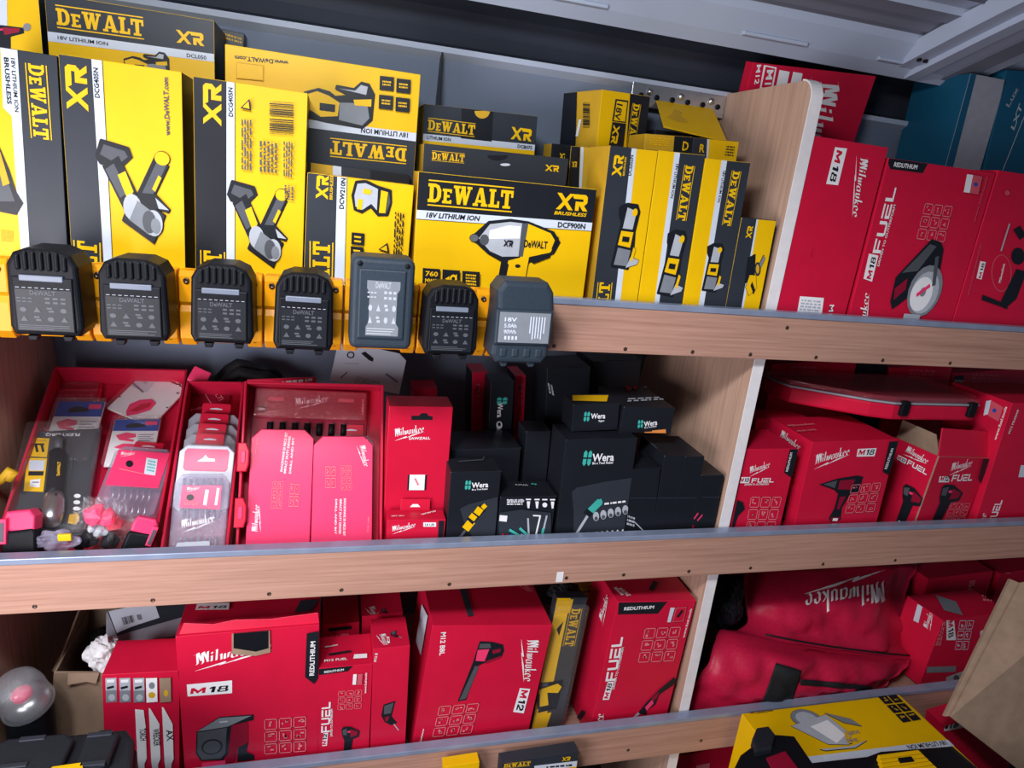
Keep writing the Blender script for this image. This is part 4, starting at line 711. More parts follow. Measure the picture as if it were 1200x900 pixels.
c = Carton('red carton with its top flaps torn open, two black drill pictures', [(1100, 535), (1160, 537), (1130, 614), (1073, 614)], .905, .10, 'R', yaw=5, rest=ZM, group=GM, open_top=True)
c.g('milwaukee', (1113, 552.5), (1138, 546), 8, 'W').badge('M12', [(1101, 558), (1113, 558), (1111.5, 565), (1099.5, 565)]).g('FUEL', (1114, 564), (1138, 563), 6, 'W').ill('driver', (1086, 616), (1113, 616), 37).grid([(1113, 588), (1137, 589), (1128, 613), (1104, 612)], 'RL').p('K', [(1151, 537), (1166, 538), (1152, 562), (1148, 566), (1145, 560)])
c.g('milwaukee', (1061, 529), (1087, 544), 8, 'W', 'L').badge('M12', [(1054, 533), (1064, 538), (1062, 544), (1052, 538)], 'L').g('FUEL', (1064, 544), (1087, 557), 6, 'W', 'L').ill('driver', (1049, 610), (1074, 622), 46, 'L'); o = c.done()
w, d, h = c.w, c.d, c.h
m = MB(); m.prism([(-w / 2, 0), (w / 2, 0), (w / 2 - .004, .050), (-w / 2 + .006, .052)], 0, .0025, 'R', .0004); f = m.build('top_flap', o); f.location = (0, .002, h); f.rotation_euler = (math.radians(-16), 0, 0)
m = MB(); m.prism([(-d + .004, 0), (-.004, 0), (-.012, .040), (-d + .016, .042)], 0, .0025, 'CB', .0004); f = m.build('side_flap', o); f.location = (-w / 2 + .002, 0, h); f.rotation_euler = (0, 0, math.radians(-90)); f.rotation_euler = (math.radians(20), 0, math.radians(-90)); f['label'] = 'bare brown card flap'
c = Carton('large red carton at the right edge leaning right with a white sticker', [(1187, 473), (1265, 471), (1220, 611), (1142, 613)], .905, .13, 'R', rest=ZM, group=GM)
c.g('FUEL', (1166, 612), (1175, 586), 10, 'W').g('milwaukee', (1146, 650), (1156, 601), 8, 'W').p('P', [(1196, 545), (1210, 545), (1206, 559), (1193, 559)]).t('M12 FRAIWF', (1183, 508), (1194, 480), 3, 'W')
c.p('P', [(1156, 470), (1162, 469), (1159, 485), (1153, 487)], 'L').p('RF', [(1162, 469), (1176, 477), (1171, 494), (1158, 487)], 'L').p('BL', ell(1166, 481, 2.5), 'L').t('www.fuel.tools', (1168, 516), (1181, 477), 3, 'W', 'L'); c.done()
for lab, q, Y, k in (('shadowed red carton at the back right of the middle divider', [(902, 424), (1000, 424), (994, 500), (898, 500)], 1.12, 'R'), ('black carton in shadow at the back, between two red ones above the clear-lidded case', [(1003, 426), (1038, 426), (1032, 500), (998, 500)], 1.12, 'K'),
                     ('shadowed red carton at the back behind the clear-lidded case', [(1041, 428), (1112, 430), (1104, 505), (1035, 503)], 1.12, 'R'), ('shadowed red carton at the back right edge of the middle shelf', [(1115, 433), (1215, 436), (1204, 510), (1108, 508)], 1.12, 'R')):
    c = Carton(lab, q, Y, .08, k, rest=ZM, group=GM); x, y = q[0]
    if k == 'R': c.lines([(x + 25, y + 4), (x + 55, y + 5), (x + 53, y + 22), (x + 23, y + 20)], 4, 'RF', seed=x)
    if x == 1115: c.p('K', [(1085, 440), (1130, 440), (1128, 448), (1100, 450)]).t('REDLITHIUM', (1118, 447), (1128, 448), 2, 'W')
    c.done()

# ------------------------------------------------------------------ lowest shelf
GL_ = 'red tool cartons on the lowest shelf'
c = Carton('red box of saw blades with three white blade pictures, left of the speaker carton', [(119, 791), (207, 786), (213, 905), (124, 908)], .905, .075, 'R', rest=ZL, name='blade_box')
for i, x in enumerate((123.5, 140, 156.5, 171.5, 187.5)):
    a = .4 * i; c.p(('GL', 'GL', 'GL', 'W', 'CB')[i], [(x, 794.5 - a), (x + 13, 794 - a), (x + 13.6, 822 - a), (x + .8, 823 - a)])
    if i < 3: c.p('G', [(x + .5, 809 - a), (x + 13.2, 808.5 - a), (x + 13.6, 822 - a), (x + .8, 823 - a)]).p('GL', ell(x + 7.5, 817 - a, 4, 4)).p('W', [(x + 2, 796 - a), (x + 11, 795.6 - a), (x + 11, 799 - a), (x + 2, 799.5 - a)]).p('K', bar(x + 2, 806 - a, x + 10, 804 - a, 2.5))
    if i == 3: c.p('G', ell(x + 7, 803 - a, 3.5, 4)).p('YD', ell(x + 7, 814 - a, 4, 3.6))
    if i == 4: c.p('YD', ell(x + 7.6, 812 - a, 2.6, 4))
for x, n in ((159, 'TORCH'), (175, 'WRECKER'), (190.5, 'AX')):
    c.p('W', [(x, 829 - .1 * (x - 159)), (x + (10 if n == 'TORCH' else 2), 830 - .1 * (x - 159)), (x + 12.5, 846 if n != 'TORCH' else 850), (x + 13.6, 887), (x + 11, 893), (x + 11, 900), (x + 5, 905), (x + 3, 890)])
    c.t(n, (x + 5, 852 if n != 'AX' else 853), (x + 6.4, 872 if n == 'WRECKER' else 866), 5.5, 'K', bold=.05)
c.done()
c = Carton('low dark red box behind the saw blade box', [(171, 758), (208, 756), (209, 790), (173, 792)], .985, .018, 'R', rest=ZL, name='blade_box'); c.p('K', [(185, 768), (192, 765), (202, 766), (202, 769), (186, 770)]); c.done()
c = Carton('large red speaker carton with a punched handle hole, M18 badge and job-site speaker picture', [(208, 750), (377, 728), (371, 893), (215, 914)], .905, .15, 'R', rest=ZL, group=GL_)
c.g('milwaukee', (227, 780), (318, 762), 17, 'W').badge('M18', [(219, 802), (272, 797), (272, 812), (220, 816)]).ill('radio', (230, 897), (298, 889), 72).grid([(309, 841), (360, 837), (360, 880), (309, 884)], 'RL')
c.p('K', [(359.5, 741), (375, 738), (372, 794), (368, 800), (357.5, 792)]).t('REDLITHIUM', (368, 790), (369.5, 750), 4.5, 'W', bold=.03)
c.p('CB', [(272, 738), (316, 732), (317, 763), (300, 767), (272, 765)]).p('BK', [(274, 739), (315, 734), (315, 758), (300, 762), (274, 758)])
c.badge('M18', [(231, 709.5), (269, 708.5), (268, 716.5), (229, 717)], 'T').p('KG', [(352, 706), (374, 705), (364, 719), (345, 720)], 'T'); o = c.done()
o2 = c
m = MB(); bm = bmesh.new(); bmesh.ops.create_icosphere(bm, subdivisions=3, radius=.014)
for v in bm.verts: v.co *= 1 + .22 * noise.noise(v.co * 160)
m.bm(bm, 'GL'); f = m.build('plastic_wrap', o); f.matrix_world = Matrix.Translation(at(296, 746, .905)) ; f.matrix_parent_inverse = o.matrix_world.inverted(); f['label'] = 'crumpled clear wrapping in the handle hole'
m = MB(); m.prism([(-c.w / 2 + .004, 0), (c.w / 2, 0), (c.w / 2 - .002, .016), (.03, .012), (-.02, .015), (-.05, .011), (-c.w / 2 + .01, .016)], 0, .003, 'R', .0005); f = m.build('torn_flap', o); f.location = (0, .004, c.h); f.rotation_euler = (math.radians(-20), 0, 0); f['label'] = 'torn top flap edge'
c = Carton('narrow red carton with white lettering running up, right of the speaker carton', [(374, 784), (437, 777), (432, 883), (371, 891)], .905, .075, 'R', rest=ZL, group=GL_)
c.p('K', [(373, 784), (414, 780), (408, 786.5), (374, 791)]).t('REDLITHIUM', (380, 788.5), (403, 785.5), 3, 'W').badge('M12', [(377.5, 874), (379, 859), (384.5, 858), (383, 873.5)]).g('FUEL', (386.5, 857), (387.5, 822), 8, 'W').t('DRIVEN TO OUTPERFORM', (389.5, 862), (390, 830), 2, 'W').grid([(396, 809), (425, 807), (424, 830), (395, 832)], 'RL').ill('driver', (400, 887), (421, 884), 46)
c.p('W', [(414, 789), (418, 788.5), (417, 801), (413, 801)]).p('RF', [(419, 789), (425, 788), (424, 801), (418, 801)]).t('www.fuel.tools', (429, 811), (430, 787), 2, 'W').t('Milwaukee', (381, 761), (396, 758), 3, 'W', 'T').t('M12 FUEL', (380, 777.5), (407, 775), 4, 'W', 'T').p('K', [(384, 768), (410, 764), (413, 766), (386, 770)], 'T').p('W', [(415, 769), (430, 768), (430, 773), (414, 774)], 'T'); c.done()
c = Carton('dark red carton seen behind the narrow one beside the speaker carton', [(378, 733), (421, 729), (421, 775), (378, 780)], 1.0, .08, 'R', rest=ZL, group=GL_); c.g('FUEL', (388, 748), (412, 745), 4, 'RL').p('K', bar(385, 738, 412, 735, 4)); c.done()
c = Carton('narrow red soldering iron carton, left of the leaning blower carton', [(437, 760), (480, 757), (475, 879), (434, 884)], .905, .075, 'R', rest=ZL, group=GL_)
c.ill('pen', (442, 858), (467, 856), 44).t('M12 SI', (441, 775), (442.5, 765), 2.5, 'W').g('milwaukee', (444, 744), (450, 757), 5, 'W', 'T').p('W', [(453, 747), (456, 747), (457, 754), (454, 755)], 'T').p('R', [(454, 748.5), (455.4, 748.5), (456, 752), (454.6, 752.6)], 'T').ill('pen', (458, 751), (471, 749), 16, 'T'); c.done()
c = Carton('red carton peeping over the soldering iron carton at the back', [(424, 722), (472, 718), (471, 768), (424, 773)], 1.0, .09, 'R', rest=ZL, group=GL_); c.ill('pen', (448, 722), (458, 720), 14, 'T'); c.g('milwaukee', (431, 712), (438, 724), 5, 'W', 'T'); c.done()
c = Carton('large red blower carton leaning right, long blower picture on the front', [(511, 736), (651, 730), (615, 862), (478, 877)], .912, .15, 'R', rest=ZL, group=GL_)
c.t('M12 BBL', (517, 741), (515, 768), 5, 'W', bold=.04).ill('blower', (536, 822), (583, 818), 80).g('milwaukee', (617.5, 748), (613, 798), 12, 'W').badge('M12', [(621, 806.5), (613.5, 835), (601, 833.5), (609, 805.5)]).grid([(514, 826), (563, 822), (553, 859), (505, 864)], 'RL').t('www.milwaukeetool.eu', (492, 875), (497, 853), 2, 'W').lines([(504, 870), (552, 866), (551, 870), (503, 874)], 1, 'RL', seed=4)
c.p('P', [(496, 708), (503, 722), (495, 768), (489, 752)], 'L').p('KG', [(538, 691), (546, 691), (555, 723), (548, 724)], 'T').g('milwaukee', (608, 684), (620, 696), 8, 'RL', 'T'); c.done()
c = Carton('red saw carton leaning right against the divider on the lowest shelf', [(726, 706), (816, 702), (780, 843), (690, 852)], .91, .11, 'R', rest=ZL, group=GL_)
c.p('K', [(725, 706), (782, 705), (771, 719), (724, 720)]).t('REDLITHIUM', (731, 715), (766, 713), 4, 'W', bold=.03).badge('M18', [(706, 820), (712, 799), (719, 798.5), (713.5, 819.5)]).g('FUEL', (721, 797), (730, 746), 11, 'W').t('DRIVEN TO OUTPERFORM', (719.5, 807), (731, 758), 2.5, 'W').grid([(755, 735), (799, 733), (790, 775), (746, 777)], 'RL').ill('sawzall', (730, 849), (782, 844), 58).g('milwaukee', (700, 880), (707, 835), 9, 'W')
c.p('P', [(785, 711), (790, 711), (785, 728), (781, 728)]).p('RF', [(791, 711), (804, 710), (800, 727), (787, 728)]).p('R', [(792, 712), (803, 711), (799, 726), (788, 727)]).p('K', bar(793, 722, 799, 714, 3)).t('www.fuel.tools', (801, 746), (810, 712), 2.5, 'W').g('milwaukee', (707, 730), (715, 700), 8, 'W', 'L').p('K', bar(680, 842, 686, 833, 5), 'L').t('M18 FHZ', (724, 692), (735, 701), 5, 'W', 'T').t('Milwaukee', (718, 691), (728, 700), 5, 'W', 'T').p('K', bar(768, 684, 762, 694, 6), 'T'); c.done()
c = Carton('red carton with a white corner label, right of the red bag', [(1104, 724), (1178, 722), (1154, 804), (1078, 808)], .945, .09, 'R', yaw=4, rest=ZL, group=GL_)
c.badge('M18', [(1118, 727), (1120, 750), (1109, 750), (1109, 727)]).grid([(1124, 726), (1142, 726), (1134, 762), (1118, 762)], 'P', 2, 3).lines([(1100, 728), (1108, 728), (1102, 756), (1094, 756)], 4, 'RL', vert=True).p('G', [(1086, 781), (1120, 780), (1119, 787), (1085, 788)]).p('GL', [(1108, 793), (1136, 783), (1134, 793), (1116, 803), (1108, 803)]).p('GD', ell(1120, 794, 3.5)).t('M', (1155, 758), (1156, 735), 8, 'W')
c.p('P', [(1076, 708), (1082, 710), (1077, 730), (1071, 727)], 'L').g('milwaukee', (1088, 738), (1094, 718), 6, 'W', 'L').p('G', [(1096, 698), (1120, 706), (1128, 722), (1106, 716)], 'T').lines([(1150, 697), (1172, 700), (1174, 708), (1152, 706)], 2, 'RL', 'T'); c.done()
c = Carton('dark red carton behind the one right of the red bag', [(1085, 676), (1160, 673), (1152, 720), (1080, 722)], 1.10, .06, 'R', rest=ZL, group=GL_); c.t('Mil', (1140, 691), (1143, 680), 8, 'RL'); c.done()
c = Carton('red carton in the far right corner of the lowest shelf', [(1168, 668), (1260, 664), (1240, 760), (1152, 764)], 1.10, .09, 'R', rest=ZL, group=GL_); c.p('RL', [(1181, 657), (1186, 657), (1183, 672), (1178, 672)]); c.done()
# ------------------------------------------------------------------ in front of the racking, on the van floor
GF = 'cartons standing on the floor before the racking'
c = Carton('charcoal carton on the floor before the lowest shelf, top edge only in view', [(585, 893), (674, 883), (674, 940), (586, 950)], .845, .022, 'KG', rest=.001, group=GF)
c.p('P', [(626, 903), (690, 893), (690, 900), (626, 910)]).p('Y', [(570, 905), (690, 896), (690, 1200), (570, 1200)]).p('KG', [(560, 870), (626, 870), (626, 905), (560, 912)]).p('P', [(626, 897), (690, 889.6), (690, 896), (626, 903.6)]).g('dewalt', (590, 899), (621, 896), 5, 'Y').g('xr', (658, 891.5), (668, 890.5), 5.5, 'Y').lines([(640, 897), (670, 894), (670, 898), (640, 900)], 1, 'K'); c.done()
c = Carton('yellow carton on the floor beside the charcoal one, only a sliver in view', [(519, 898), (560, 894), (560, 950), (519, 955)], .85, .02, 'Y', rest=.001, group=GF); c.done()
c = Carton('dark red carton standing on the floor below the racking, left of the yellow saw carton', [(793, 884), (862, 877), (850, 960), (786, 968)], 1.0, .12, 'R', rest=.001, group=GF); c.p('RL', [(816, 897), (832, 894), (829, 915), (813, 918)]); c.done()
divider(XD, 0, ZL - .019, 1.33, 1.335, 'wooden support under the lowest shelf, right of the charcoal carton')
# ------------------------------------------------------------------ batteries clipped to amber holders on the top shelf lip
def holder(xc, w, label):
    e = empty('battery_holder', Vector((xc, .878, H - .18)), label, 'holder', 'amber battery holders on the top shelf lip')
    m = MB(); hw = w / 2
    m.box((-hw, -.007, -.046), (hw, 0, .044), 'HY', .0025); m.build('back_plate', e)
    for s in (-1, 1):
        m = MB(); x = s * (hw - .009)
        prof = [(-.007, .044), (-.022, .044), (-.027, .038), (-.027, .008), (-.023, .003), (-.027, -.004), (-.027, -.036), (-.018, -.046), (-.007, -.046)]
        m.prism(prof, x - .0085, x + .0085, 'HY', .0015, axis='x'); wg = m.build('side_wing', e)
        for z in (.033, -.036):
            if z < 0 and s < 0: continue
            m = MB(); m.lathe([(.0001, -.0008), (.0014, -.0008), (.0018, -.0016), (.0034, -.0016), (.0036, .001)], 'SC', 12, Matrix.Translation((x, -.0272 + (.004 if z < 0 else 0), z)) @ Matrix.Rotation(math.pi / 2, 4, 'X') @ Matrix.Scale(-1, 4, (0, 0, 1))); m.build('screw', wg)
    return e
def battery(label, q, kind, Y=.795):
    f = Fit(q, Y); w, h = f.w, f.h; d = .845 - Y + .003
    e = empty('battery_pack', f.M, label, 'battery', 'batteries hanging from the top shelf lip')
    def X(fx, fy): return (-w / 2 + fx * w, h - fy * h)
    body = {'slim': 'BK', 'flex': 'BT', 'old': 'BT'}[kind]
    m = MB()
    if kind == 'slim':
        out = [X(.03, .16), X(.12, .03), X(.30, -.03), X(.70, -.03), X(.88, .03), X(.97, .16), X(1, .9), X(.94, 1), X(.06, 1), X(0, .9)]
        m.prism(out[::-1], .001, d, body, .0045, seg=3)
        m.prism([X(.10, .95), X(.90, .95), X(.90, .30), X(.10, .30)], -.0012, .004, body, .001)
    elif kind == 'flex':
        r = .11; out = []
        for cx, cy, a0 in ((1 - r, r * .7, 0), (r, r * .7, 90), (r, 1 - r * .7, 180), (1 - r, 1 - r * .7, 270)):
            for i in range(5):
                a = math.radians(a0 + 22.5 * i); out.append(X(cx + r * math.cos(a), cy - r * .7 * math.sin(a)))
        m.prism(out, 0, d, body, .006, seg=3)
        m.prism([X(.12, .88), X(.86, .88), X(.86, .12), X(.12, .12)], -.0025, .004, body, .002)
    else:
        m.prism([X(.05, .3), X(.03, .12), X(.14, 0), X(.86, .0), X(.97, .12), X(1, .3), X(.98, .9), X(.88, 1), X(.1, 1), X(.0, .9)][::-1], 0, d, body, .006, seg=3)
        m.prism([X(.02, .33), X(.98, .33), X(.98, .76), X(.02, .76)][::-1], -.004, .006, body, .003)
    m.build('housing', e)
    if kind == 'slim':
        for i in range(7):
            m = MB(); x = -w / 2 + w * (.19 + .62 * i / 6); m.box((x - w * .032, -.0022, h * .78), (x + w * .032, .012, h * (1.0 if 0 < i < 6 else .96)), body, .0016); m.build('grip_rib', e)
        m = MB(); m.box((-w * .30, -.0022, h * .655), (w * .28, .004, h * .725), 'LB', .0008); m.build('latch_bar', e)
        lq = (.13, .44, .88, .93); key, ink = 'K', 'GD'
        for s in (-.22, .26):
            m = MB(); m.prism([(s * w - .005, -.001), (s * w + .005, -.001), (s * w + .0035, -.006), (s * w - .0035, -.006)], .004, .014, body, .0008); m.build('foot', e)
    elif kind == 'flex':
        lq = (.25, .24, .77, .84); key, ink = 'G', 'GL'
        for a in ((.13, .07), (.87, .07)):
            m = MB(); x, z = X(*a); m.lathe([(.0001, -.0012), (.0016, -.001), (.003, -.0005), (.0032, .001)], 'BK', 12, Matrix.Translation((x, -.0005, z)) @ Matrix.Rotation(math.pi / 2, 4, 'X') @ Matrix.Scale(-1, 4, (0, 0, 1))); m.build('screw', e)
    else:
        lq = (.08, .36, .93, .73); key, ink = 'G', 'P'
        for i in range(4):
            m = MB(); x = -w / 2 + w * (.2 + .2 * i); m.box((x - w * .06, -.0015, h * .08), (x + w * .06, .006, h * .19), body, .002); m.build('grip_rib', e)
        for s in (-.25, .22):
            m = MB(); m.prism([(s * w - .005, 0), (s * w + .005, 0), (s * w + .003, -.006), (s * w - .003, -.006)], .006, .016, body, .0008); m.build('foot', e)
    x0, y0, x1, y1 = lq; m = MB()
    a = X(x0, y1); b = X(x1, y0); yl = {'slim': -.0016, 'flex': -.003, 'old': -.0045}[kind]
    cx, cz, lw, lh = (a[0] + b[0]) / 2, a[1], b[0] - a[0], b[1] - a[1]
    fl = Fit.__new__(Fit); fl.cam = f.cam; fl.w, fl.h = lw, lh; fl.M = Matrix.Translation((0, 0, 0)); fl.Mi = fl.M
    p = Printed(); p.setup(fl, .001); c0 = .0012
    if kind == 'flex': m.prism([(-lw / 2, lh), (lw / 2, lh), (lw / 2, lh * .86), (lw * .42, lh * .78), (lw * .42, lh * .24), (lw / 2, lh * .16), (lw / 2, 0), (-lw / 2, 0), (-lw / 2, lh * .16), (-lw * .42, lh * .24), (-lw * .42, lh * .78), (-lw / 2, lh * .86)][::-1], 0, .001, key)
    else: m.box((-lw / 2, 0, 0), (lw / 2, .001, lh), key)
    p.mb = m
    def T(s_, fx, fy, fw, hh, k=ink, bold=.04):
        vs, fs = glyph_text(s_, bold, 0)
        for fc in fs: p.raw(k, [(-lw / 2 + lw * (fx + fw * vs[i][0]), lh * (1 - fy) + lh * hh * vs[i][1]) for i in fc])
    def Rr(k, fx, fy, fw, fh): p.raw(k, [(-lw / 2 + lw * fx, lh * (1 - fy - fh)), (-lw / 2 + lw * (fx + fw), lh * (1 - fy - fh)), (-lw / 2 + lw * (fx + fw), lh * (1 - fy)), (-lw / 2 + lw * fx, lh * (1 - fy))])
    rnd = random.Random(int(q[0][0]))
    if kind == 'old':
        for i in range(3): T(('18V', '5.0Ah', '90Wh')[i], .10, .30 + .2 * i, .24, .13, ink)
        for i in range(4): Rr(ink, .12 + .07 * i, .78, .04, .12)
        for i in range(6): Rr(ink, .60 + i * .055, .12, .022, rnd.uniform(.5, .76))
    else:
        T('DeWALT', .26, .13, .46, .11)
        for j in range(2):
            for i in range(3): Rr(ink, .02 + .1 * i, .20 + .08 * j, .07, .028)
            for i in range(3): Rr(ink, .52 + .14 * i, .18 + .1 * j, .09, .05)
        for j in range(2):
            for i in range(4):
                fx, fy = .06 + .24 * i, .42 + .22 * j
                if (i + j) % 3 == 0: p.raw(ink, ell(-lw / 2 + lw * (fx + .06), lh * (1 - fy - .07), lw * .06, lh * .06, 10))
                elif (i + j) % 3 == 1: p.raw(ink, [(-lw / 2 + lw * fx, lh * (1 - fy - .13)), (-lw / 2 + lw * (fx + .13), lh * (1 - fy - .13)), (-lw / 2 + lw * (fx + .065), lh * (1 - fy))])
                else: Rr(ink, fx, fy, .10, .05); Rr(ink, fx + .03, fy + .07, .10, .05)
        for j in range(3): Rr(ink, .03, .86 + .045 * j, rnd.uniform(.6, .92), .02)
    lb = m.build('label', e); lb.location = (cx, yl, cz); lb['label'] = 'printed grey label' if kind != 'slim' else 'black label with grey print'
    if kind == 'slim':
        m = MB()
        for i in range(9): x = -w * .36 + w * .72 * i / 8.6; m.box((x, -.0014, h * .575), (x + w * .05, -.0008, h * .581), 'GL')
        m.build('seam_mark', e)
    return e, f
BQ = [('leftmost hanging black battery with worn label', [(2, 293), (92, 297), (97, 395), (11, 393)], 'slim'), ('second hanging black battery from the left, below the plain grinder carton', [(110, 304), (195, 309), (199, 401), (116, 398)], 'slim'),
      ('third hanging black battery from the left, below the barcode grinder carton', [(221, 310), (297, 316), (297, 404), (222, 402)], 'slim'), ('fourth hanging black battery from the left, below the sander carton', [(321, 320), (393, 326), (390, 412), (319, 410)], 'slim'),
      ('tall slate battery with a large grey label, fifth from the left', [(413, 300), (487, 305), (482, 411), (408, 408)], 'flex'), ('small black battery between the two slate batteries', [(499, 335), (564, 340), (559, 418), (495, 415)], 'slim'),
      ('rightmost hanging slate battery with grey sideways lettering', [(582, 328), (652, 333), (644, 428), (575, 424)], 'old')]
fits = [battery(*b)[1] for b in BQ]
xs = [f.o.x * .85 / f.o.y for f in fits]
HL = ['leftmost amber battery holder', 'amber holder behind the second battery from the left', 'amber holder behind the third battery from the left', 'amber holder behind the fourth battery from the left', 'amber holder behind the tall slate battery', 'amber holder behind the small black battery', 'rightmost amber holder behind the last slate battery']
for i, x in enumerate(xs):
    g0 = (xs[i] - xs[i - 1]) / 2 if i else .052; g1 = (xs[i + 1] - xs[i]) / 2 if i < 6 else .034
    xa, xb = x - g0 + .0008, x + g1 - .0008
    holder((xa + xb) / 2, xb - xa, HL[i])

# ------------------------------------------------------------------ middle shelf: three red trays and what leans in them
def tray(label, q, dep, pitch, Y=.905, latches=()):
    f = Fit(q, Y, 0, pitch, ZM + dep * math.sin(math.radians(pitch)) + .001); w, h = f.w, f.h; t = .004
    e = empty('parts_tray', f.M, label, 'tray', 'red trays leaning back on the middle shelf')
    m = MB(); m.box((-w / 2, dep - .003, 0), (w / 2, dep, h), 'RT', .0008); m.build('back_panel', e)
    m = MB(); m.box((-w / 2, 0, .003), (-w / 2 + t, dep - .003, h), 'RT', .0012); m.box((w / 2 - t, 0, .003), (w / 2, dep - .003, h), 'RT', .0012)
    m.box((-w / 2 + t, 0, h - t), (w / 2 - t, dep - .003, h), 'RT', .0012); m.box((-w / 2 + t, 0, 0), (w / 2 - t, dep - .003, t), 'RT', .0012); m.build('rim_wall', e)
    for z in latches:
        m = MB(); x = -w / 2; m.prism([(x - .003, z), (x + .010, z), (x + .013, z + .01), (x + .013, z + .03), (x + .008, z + .042), (x - .003, z + .042)], -.010, .0005, 'R', .0015); m.prism([(x + .002, z + .012), (x + .008, z + .012), (x + .008, z + .030), (x + .002, z + .030)], -.0115, -.008, 'RP', .0008); m.build('latch', e)
    return f
ft1 = tray('left red tray holding knife packs and a right-angle attachment', [(62, 429), (218, 433), (183, 645), (-10, 647)], .042, 57)
ft2 = tray('narrow middle red tray holding the stack of drill bit cases', [(219, 446), (286, 447), (268, 645), (186, 648)], .042, 53)
ft3 = tray('right red tray holding two eight-sided red cases', [(288, 447), (447, 450), (451, 640), (274, 642)], .040, 29, latches=(.055, .135))
class Pack(Printed):
    """a flat pack (card plus clear blister) leaning in a tray"""
    def __init__(s, label, q, Y, pitch, d, key, group=None, name='blister_pack', cat='pack', rest=None, poly=None, bev=.0015):
        s.fit = Fit(q, Y, 0, pitch, rest); s.setup(s.fit, d); w, h = s.w, s.h
        if poly: s.mb.prism([(-w / 2 + w * a, h * b) for a, b in poly], 0, d, key, bev)
        else: s.mb.box((-w / 2, 0, 0), (w / 2, d, h), key, bev)
        s.meta = (name, label, cat, group)
    done = Carton.done
GK = 'packs leaning in the left red tray'
for lab, q, Y in (('empty-looking red blister pack furthest back in the left tray', [(63, 446), (119, 447), (112, 500), (52, 498)], .035), ('red blister pack second from the back in the left tray', [(59, 455), (118, 455), (111, 505), (50, 503)], .029)):
    c = Pack(lab, q, ft1.plane_y(q[3], Y), 57, .006, 'R', GK); c.lines([(70, 462), (110, 462), (108, 468), (68, 467)], 2, 'RF'); o = c.done()
    m = MB(); m.box((-c.w / 2 + .004, -.004, .004), (c.w / 2 - .004, 0, c.h - .004), 'CLR', .002); m.build('clear_cover', o)
def knife(lab, q, Y, pitch=57):
    c = Pack(lab, q, ft1.plane_y(q[3], Y), pitch, .003, 'W', GK, bev=.0005); w, h = c.w, c.h
    def R_(k, a, b, cc, dd): c.raw(k, [(-w / 2 + w * x, h * (1 - y)) for x, y in ((a, b), (cc, b), (cc, dd), (a, dd))]); c.lay += 1
    R_('BL', 0, 0, 1, .26); c.raw('K', [(-w / 2 + w * x, h * (1 - y)) for x, y in ((.25, .14), (.42, .08), (.66, .12), (.72, .17), (.3, .2))]); c.lay += 1; R_('RP', .68, .05, .94, .13)
    c.raw('RP', [(-w / 2 + w * x, h * (1 - y)) for x, y in ((.10, .36), (.30, .30), (.52, .33), (.54, .40), (.36, .43), (.52, .46), (.5, .5), (.2, .46))]); c.lay += 1
    for i in range(4): R_('G', .58, .34 + .045 * i, .92 - .06 * (i % 2), .355 + .045 * i)
    c.raw('RP', [(-w / 2 + w * x, h * (1 - y)) for x, y in ((.12, .62), (.3, .54), (.6, .56), (.7, .62), (.4, .68))]); c.lay += 1
    o = c.done(); m = MB(); m.box((-w / 2 - .003, -.010, -.002), (w / 2 + .003, -.001, h + .003), 'CL', .004); m.build('clear_cover', o); return o
knife('blue and white knife pack at the back left of the left tray', [(66, 467), (118, 474), (108, 545), (50, 540)], .022)
knife('blue and white knife pack behind the clear drill bit case', [(132, 489), (185, 494), (180, 548), (126, 544)], .026)
c = Pack('white knife pack tilted diagonally at the top of the left tray', [(170, 431), (213, 458), (178, 503), (131, 478)], ft1.plane_y((131, 478), .030), 57, .004, 'W', GK, bev=.0006)
c.p('P', [(150, 452), (168, 433), (186, 443), (172, 460)]).p('K', bar(174, 434, 184, 441, 3)).p('GL', bar(160, 441, 172, 450, 3)).p('G', bar(154, 448, 168, 460, 2.4)).p('RP', [(148, 482), (152, 474), (164, 469), (178, 468), (183, 473), (176, 481), (160, 486), (148, 488)]).p('R', [(152, 482), (166, 474), (178, 472), (176, 477), (160, 483)])
for x, y in ((163, 434), (150, 450), (139, 465), (207, 461), (195, 478), (184, 494)): c.p('K', bar(x, y, x + 2.5, y + 1, 1.4))
o = c.done(); m = MB(); m.box((-c.w / 2 - .003, -.008, -.003), (c.w / 2 + .003, -.001, c.h + .003), 'CL', .003); m.build('clear_cover', o)
# right-angle drill attachment on its charcoal card
c = Pack('charcoal attachment pack with yellow squares, upside down in the left tray', [(35, 503), (113, 505), (102, 630), (17, 630)], ft1.plane_y((17, 630), .014), 57, .004, 'KG', GK)
c.t('FLEXTORQ', (94, 508), (54, 508), 4.5, 'W', bold=.05).p('Y', [(35, 513), (58, 514), (55, 536), (32, 535)]).p('K', bar(42, 521, 44, 530, 3)).p('K', bar(49, 521, 51, 530, 3)).p('K', bar(40, 521, 52, 521, 2)).p('YD', [(37, 515), (55, 516), (54.6, 518), (36.8, 517)])
c.p('Y', [(32, 537), (55.6, 537.6), (51, 577), (28, 576)]).p('P', [(35, 540), (53, 540), (51.6, 552), (34, 552)]).p('K', [(34, 553), (51.6, 553), (51, 558), (33.4, 558)]).p('W', [(36, 563), (48, 562), (47, 572), (35, 571)]).p('G', bar(38, 566, 46, 566, 1.4))
for x, y in ((91, 582), (90.5, 589.5), (90, 597)): c.p('W', ell(x, y, 4, 2.4))
c.p('YD', [(82, 604), (92, 602), (94, 608), (90, 616), (80, 614)]).p('GD', bar(86, 535, 84, 552, 1))
o = c.done(); w, h = c.w, c.h
def lp(px, dy): x, z = c.P(px); return Vector((x, dy, z))
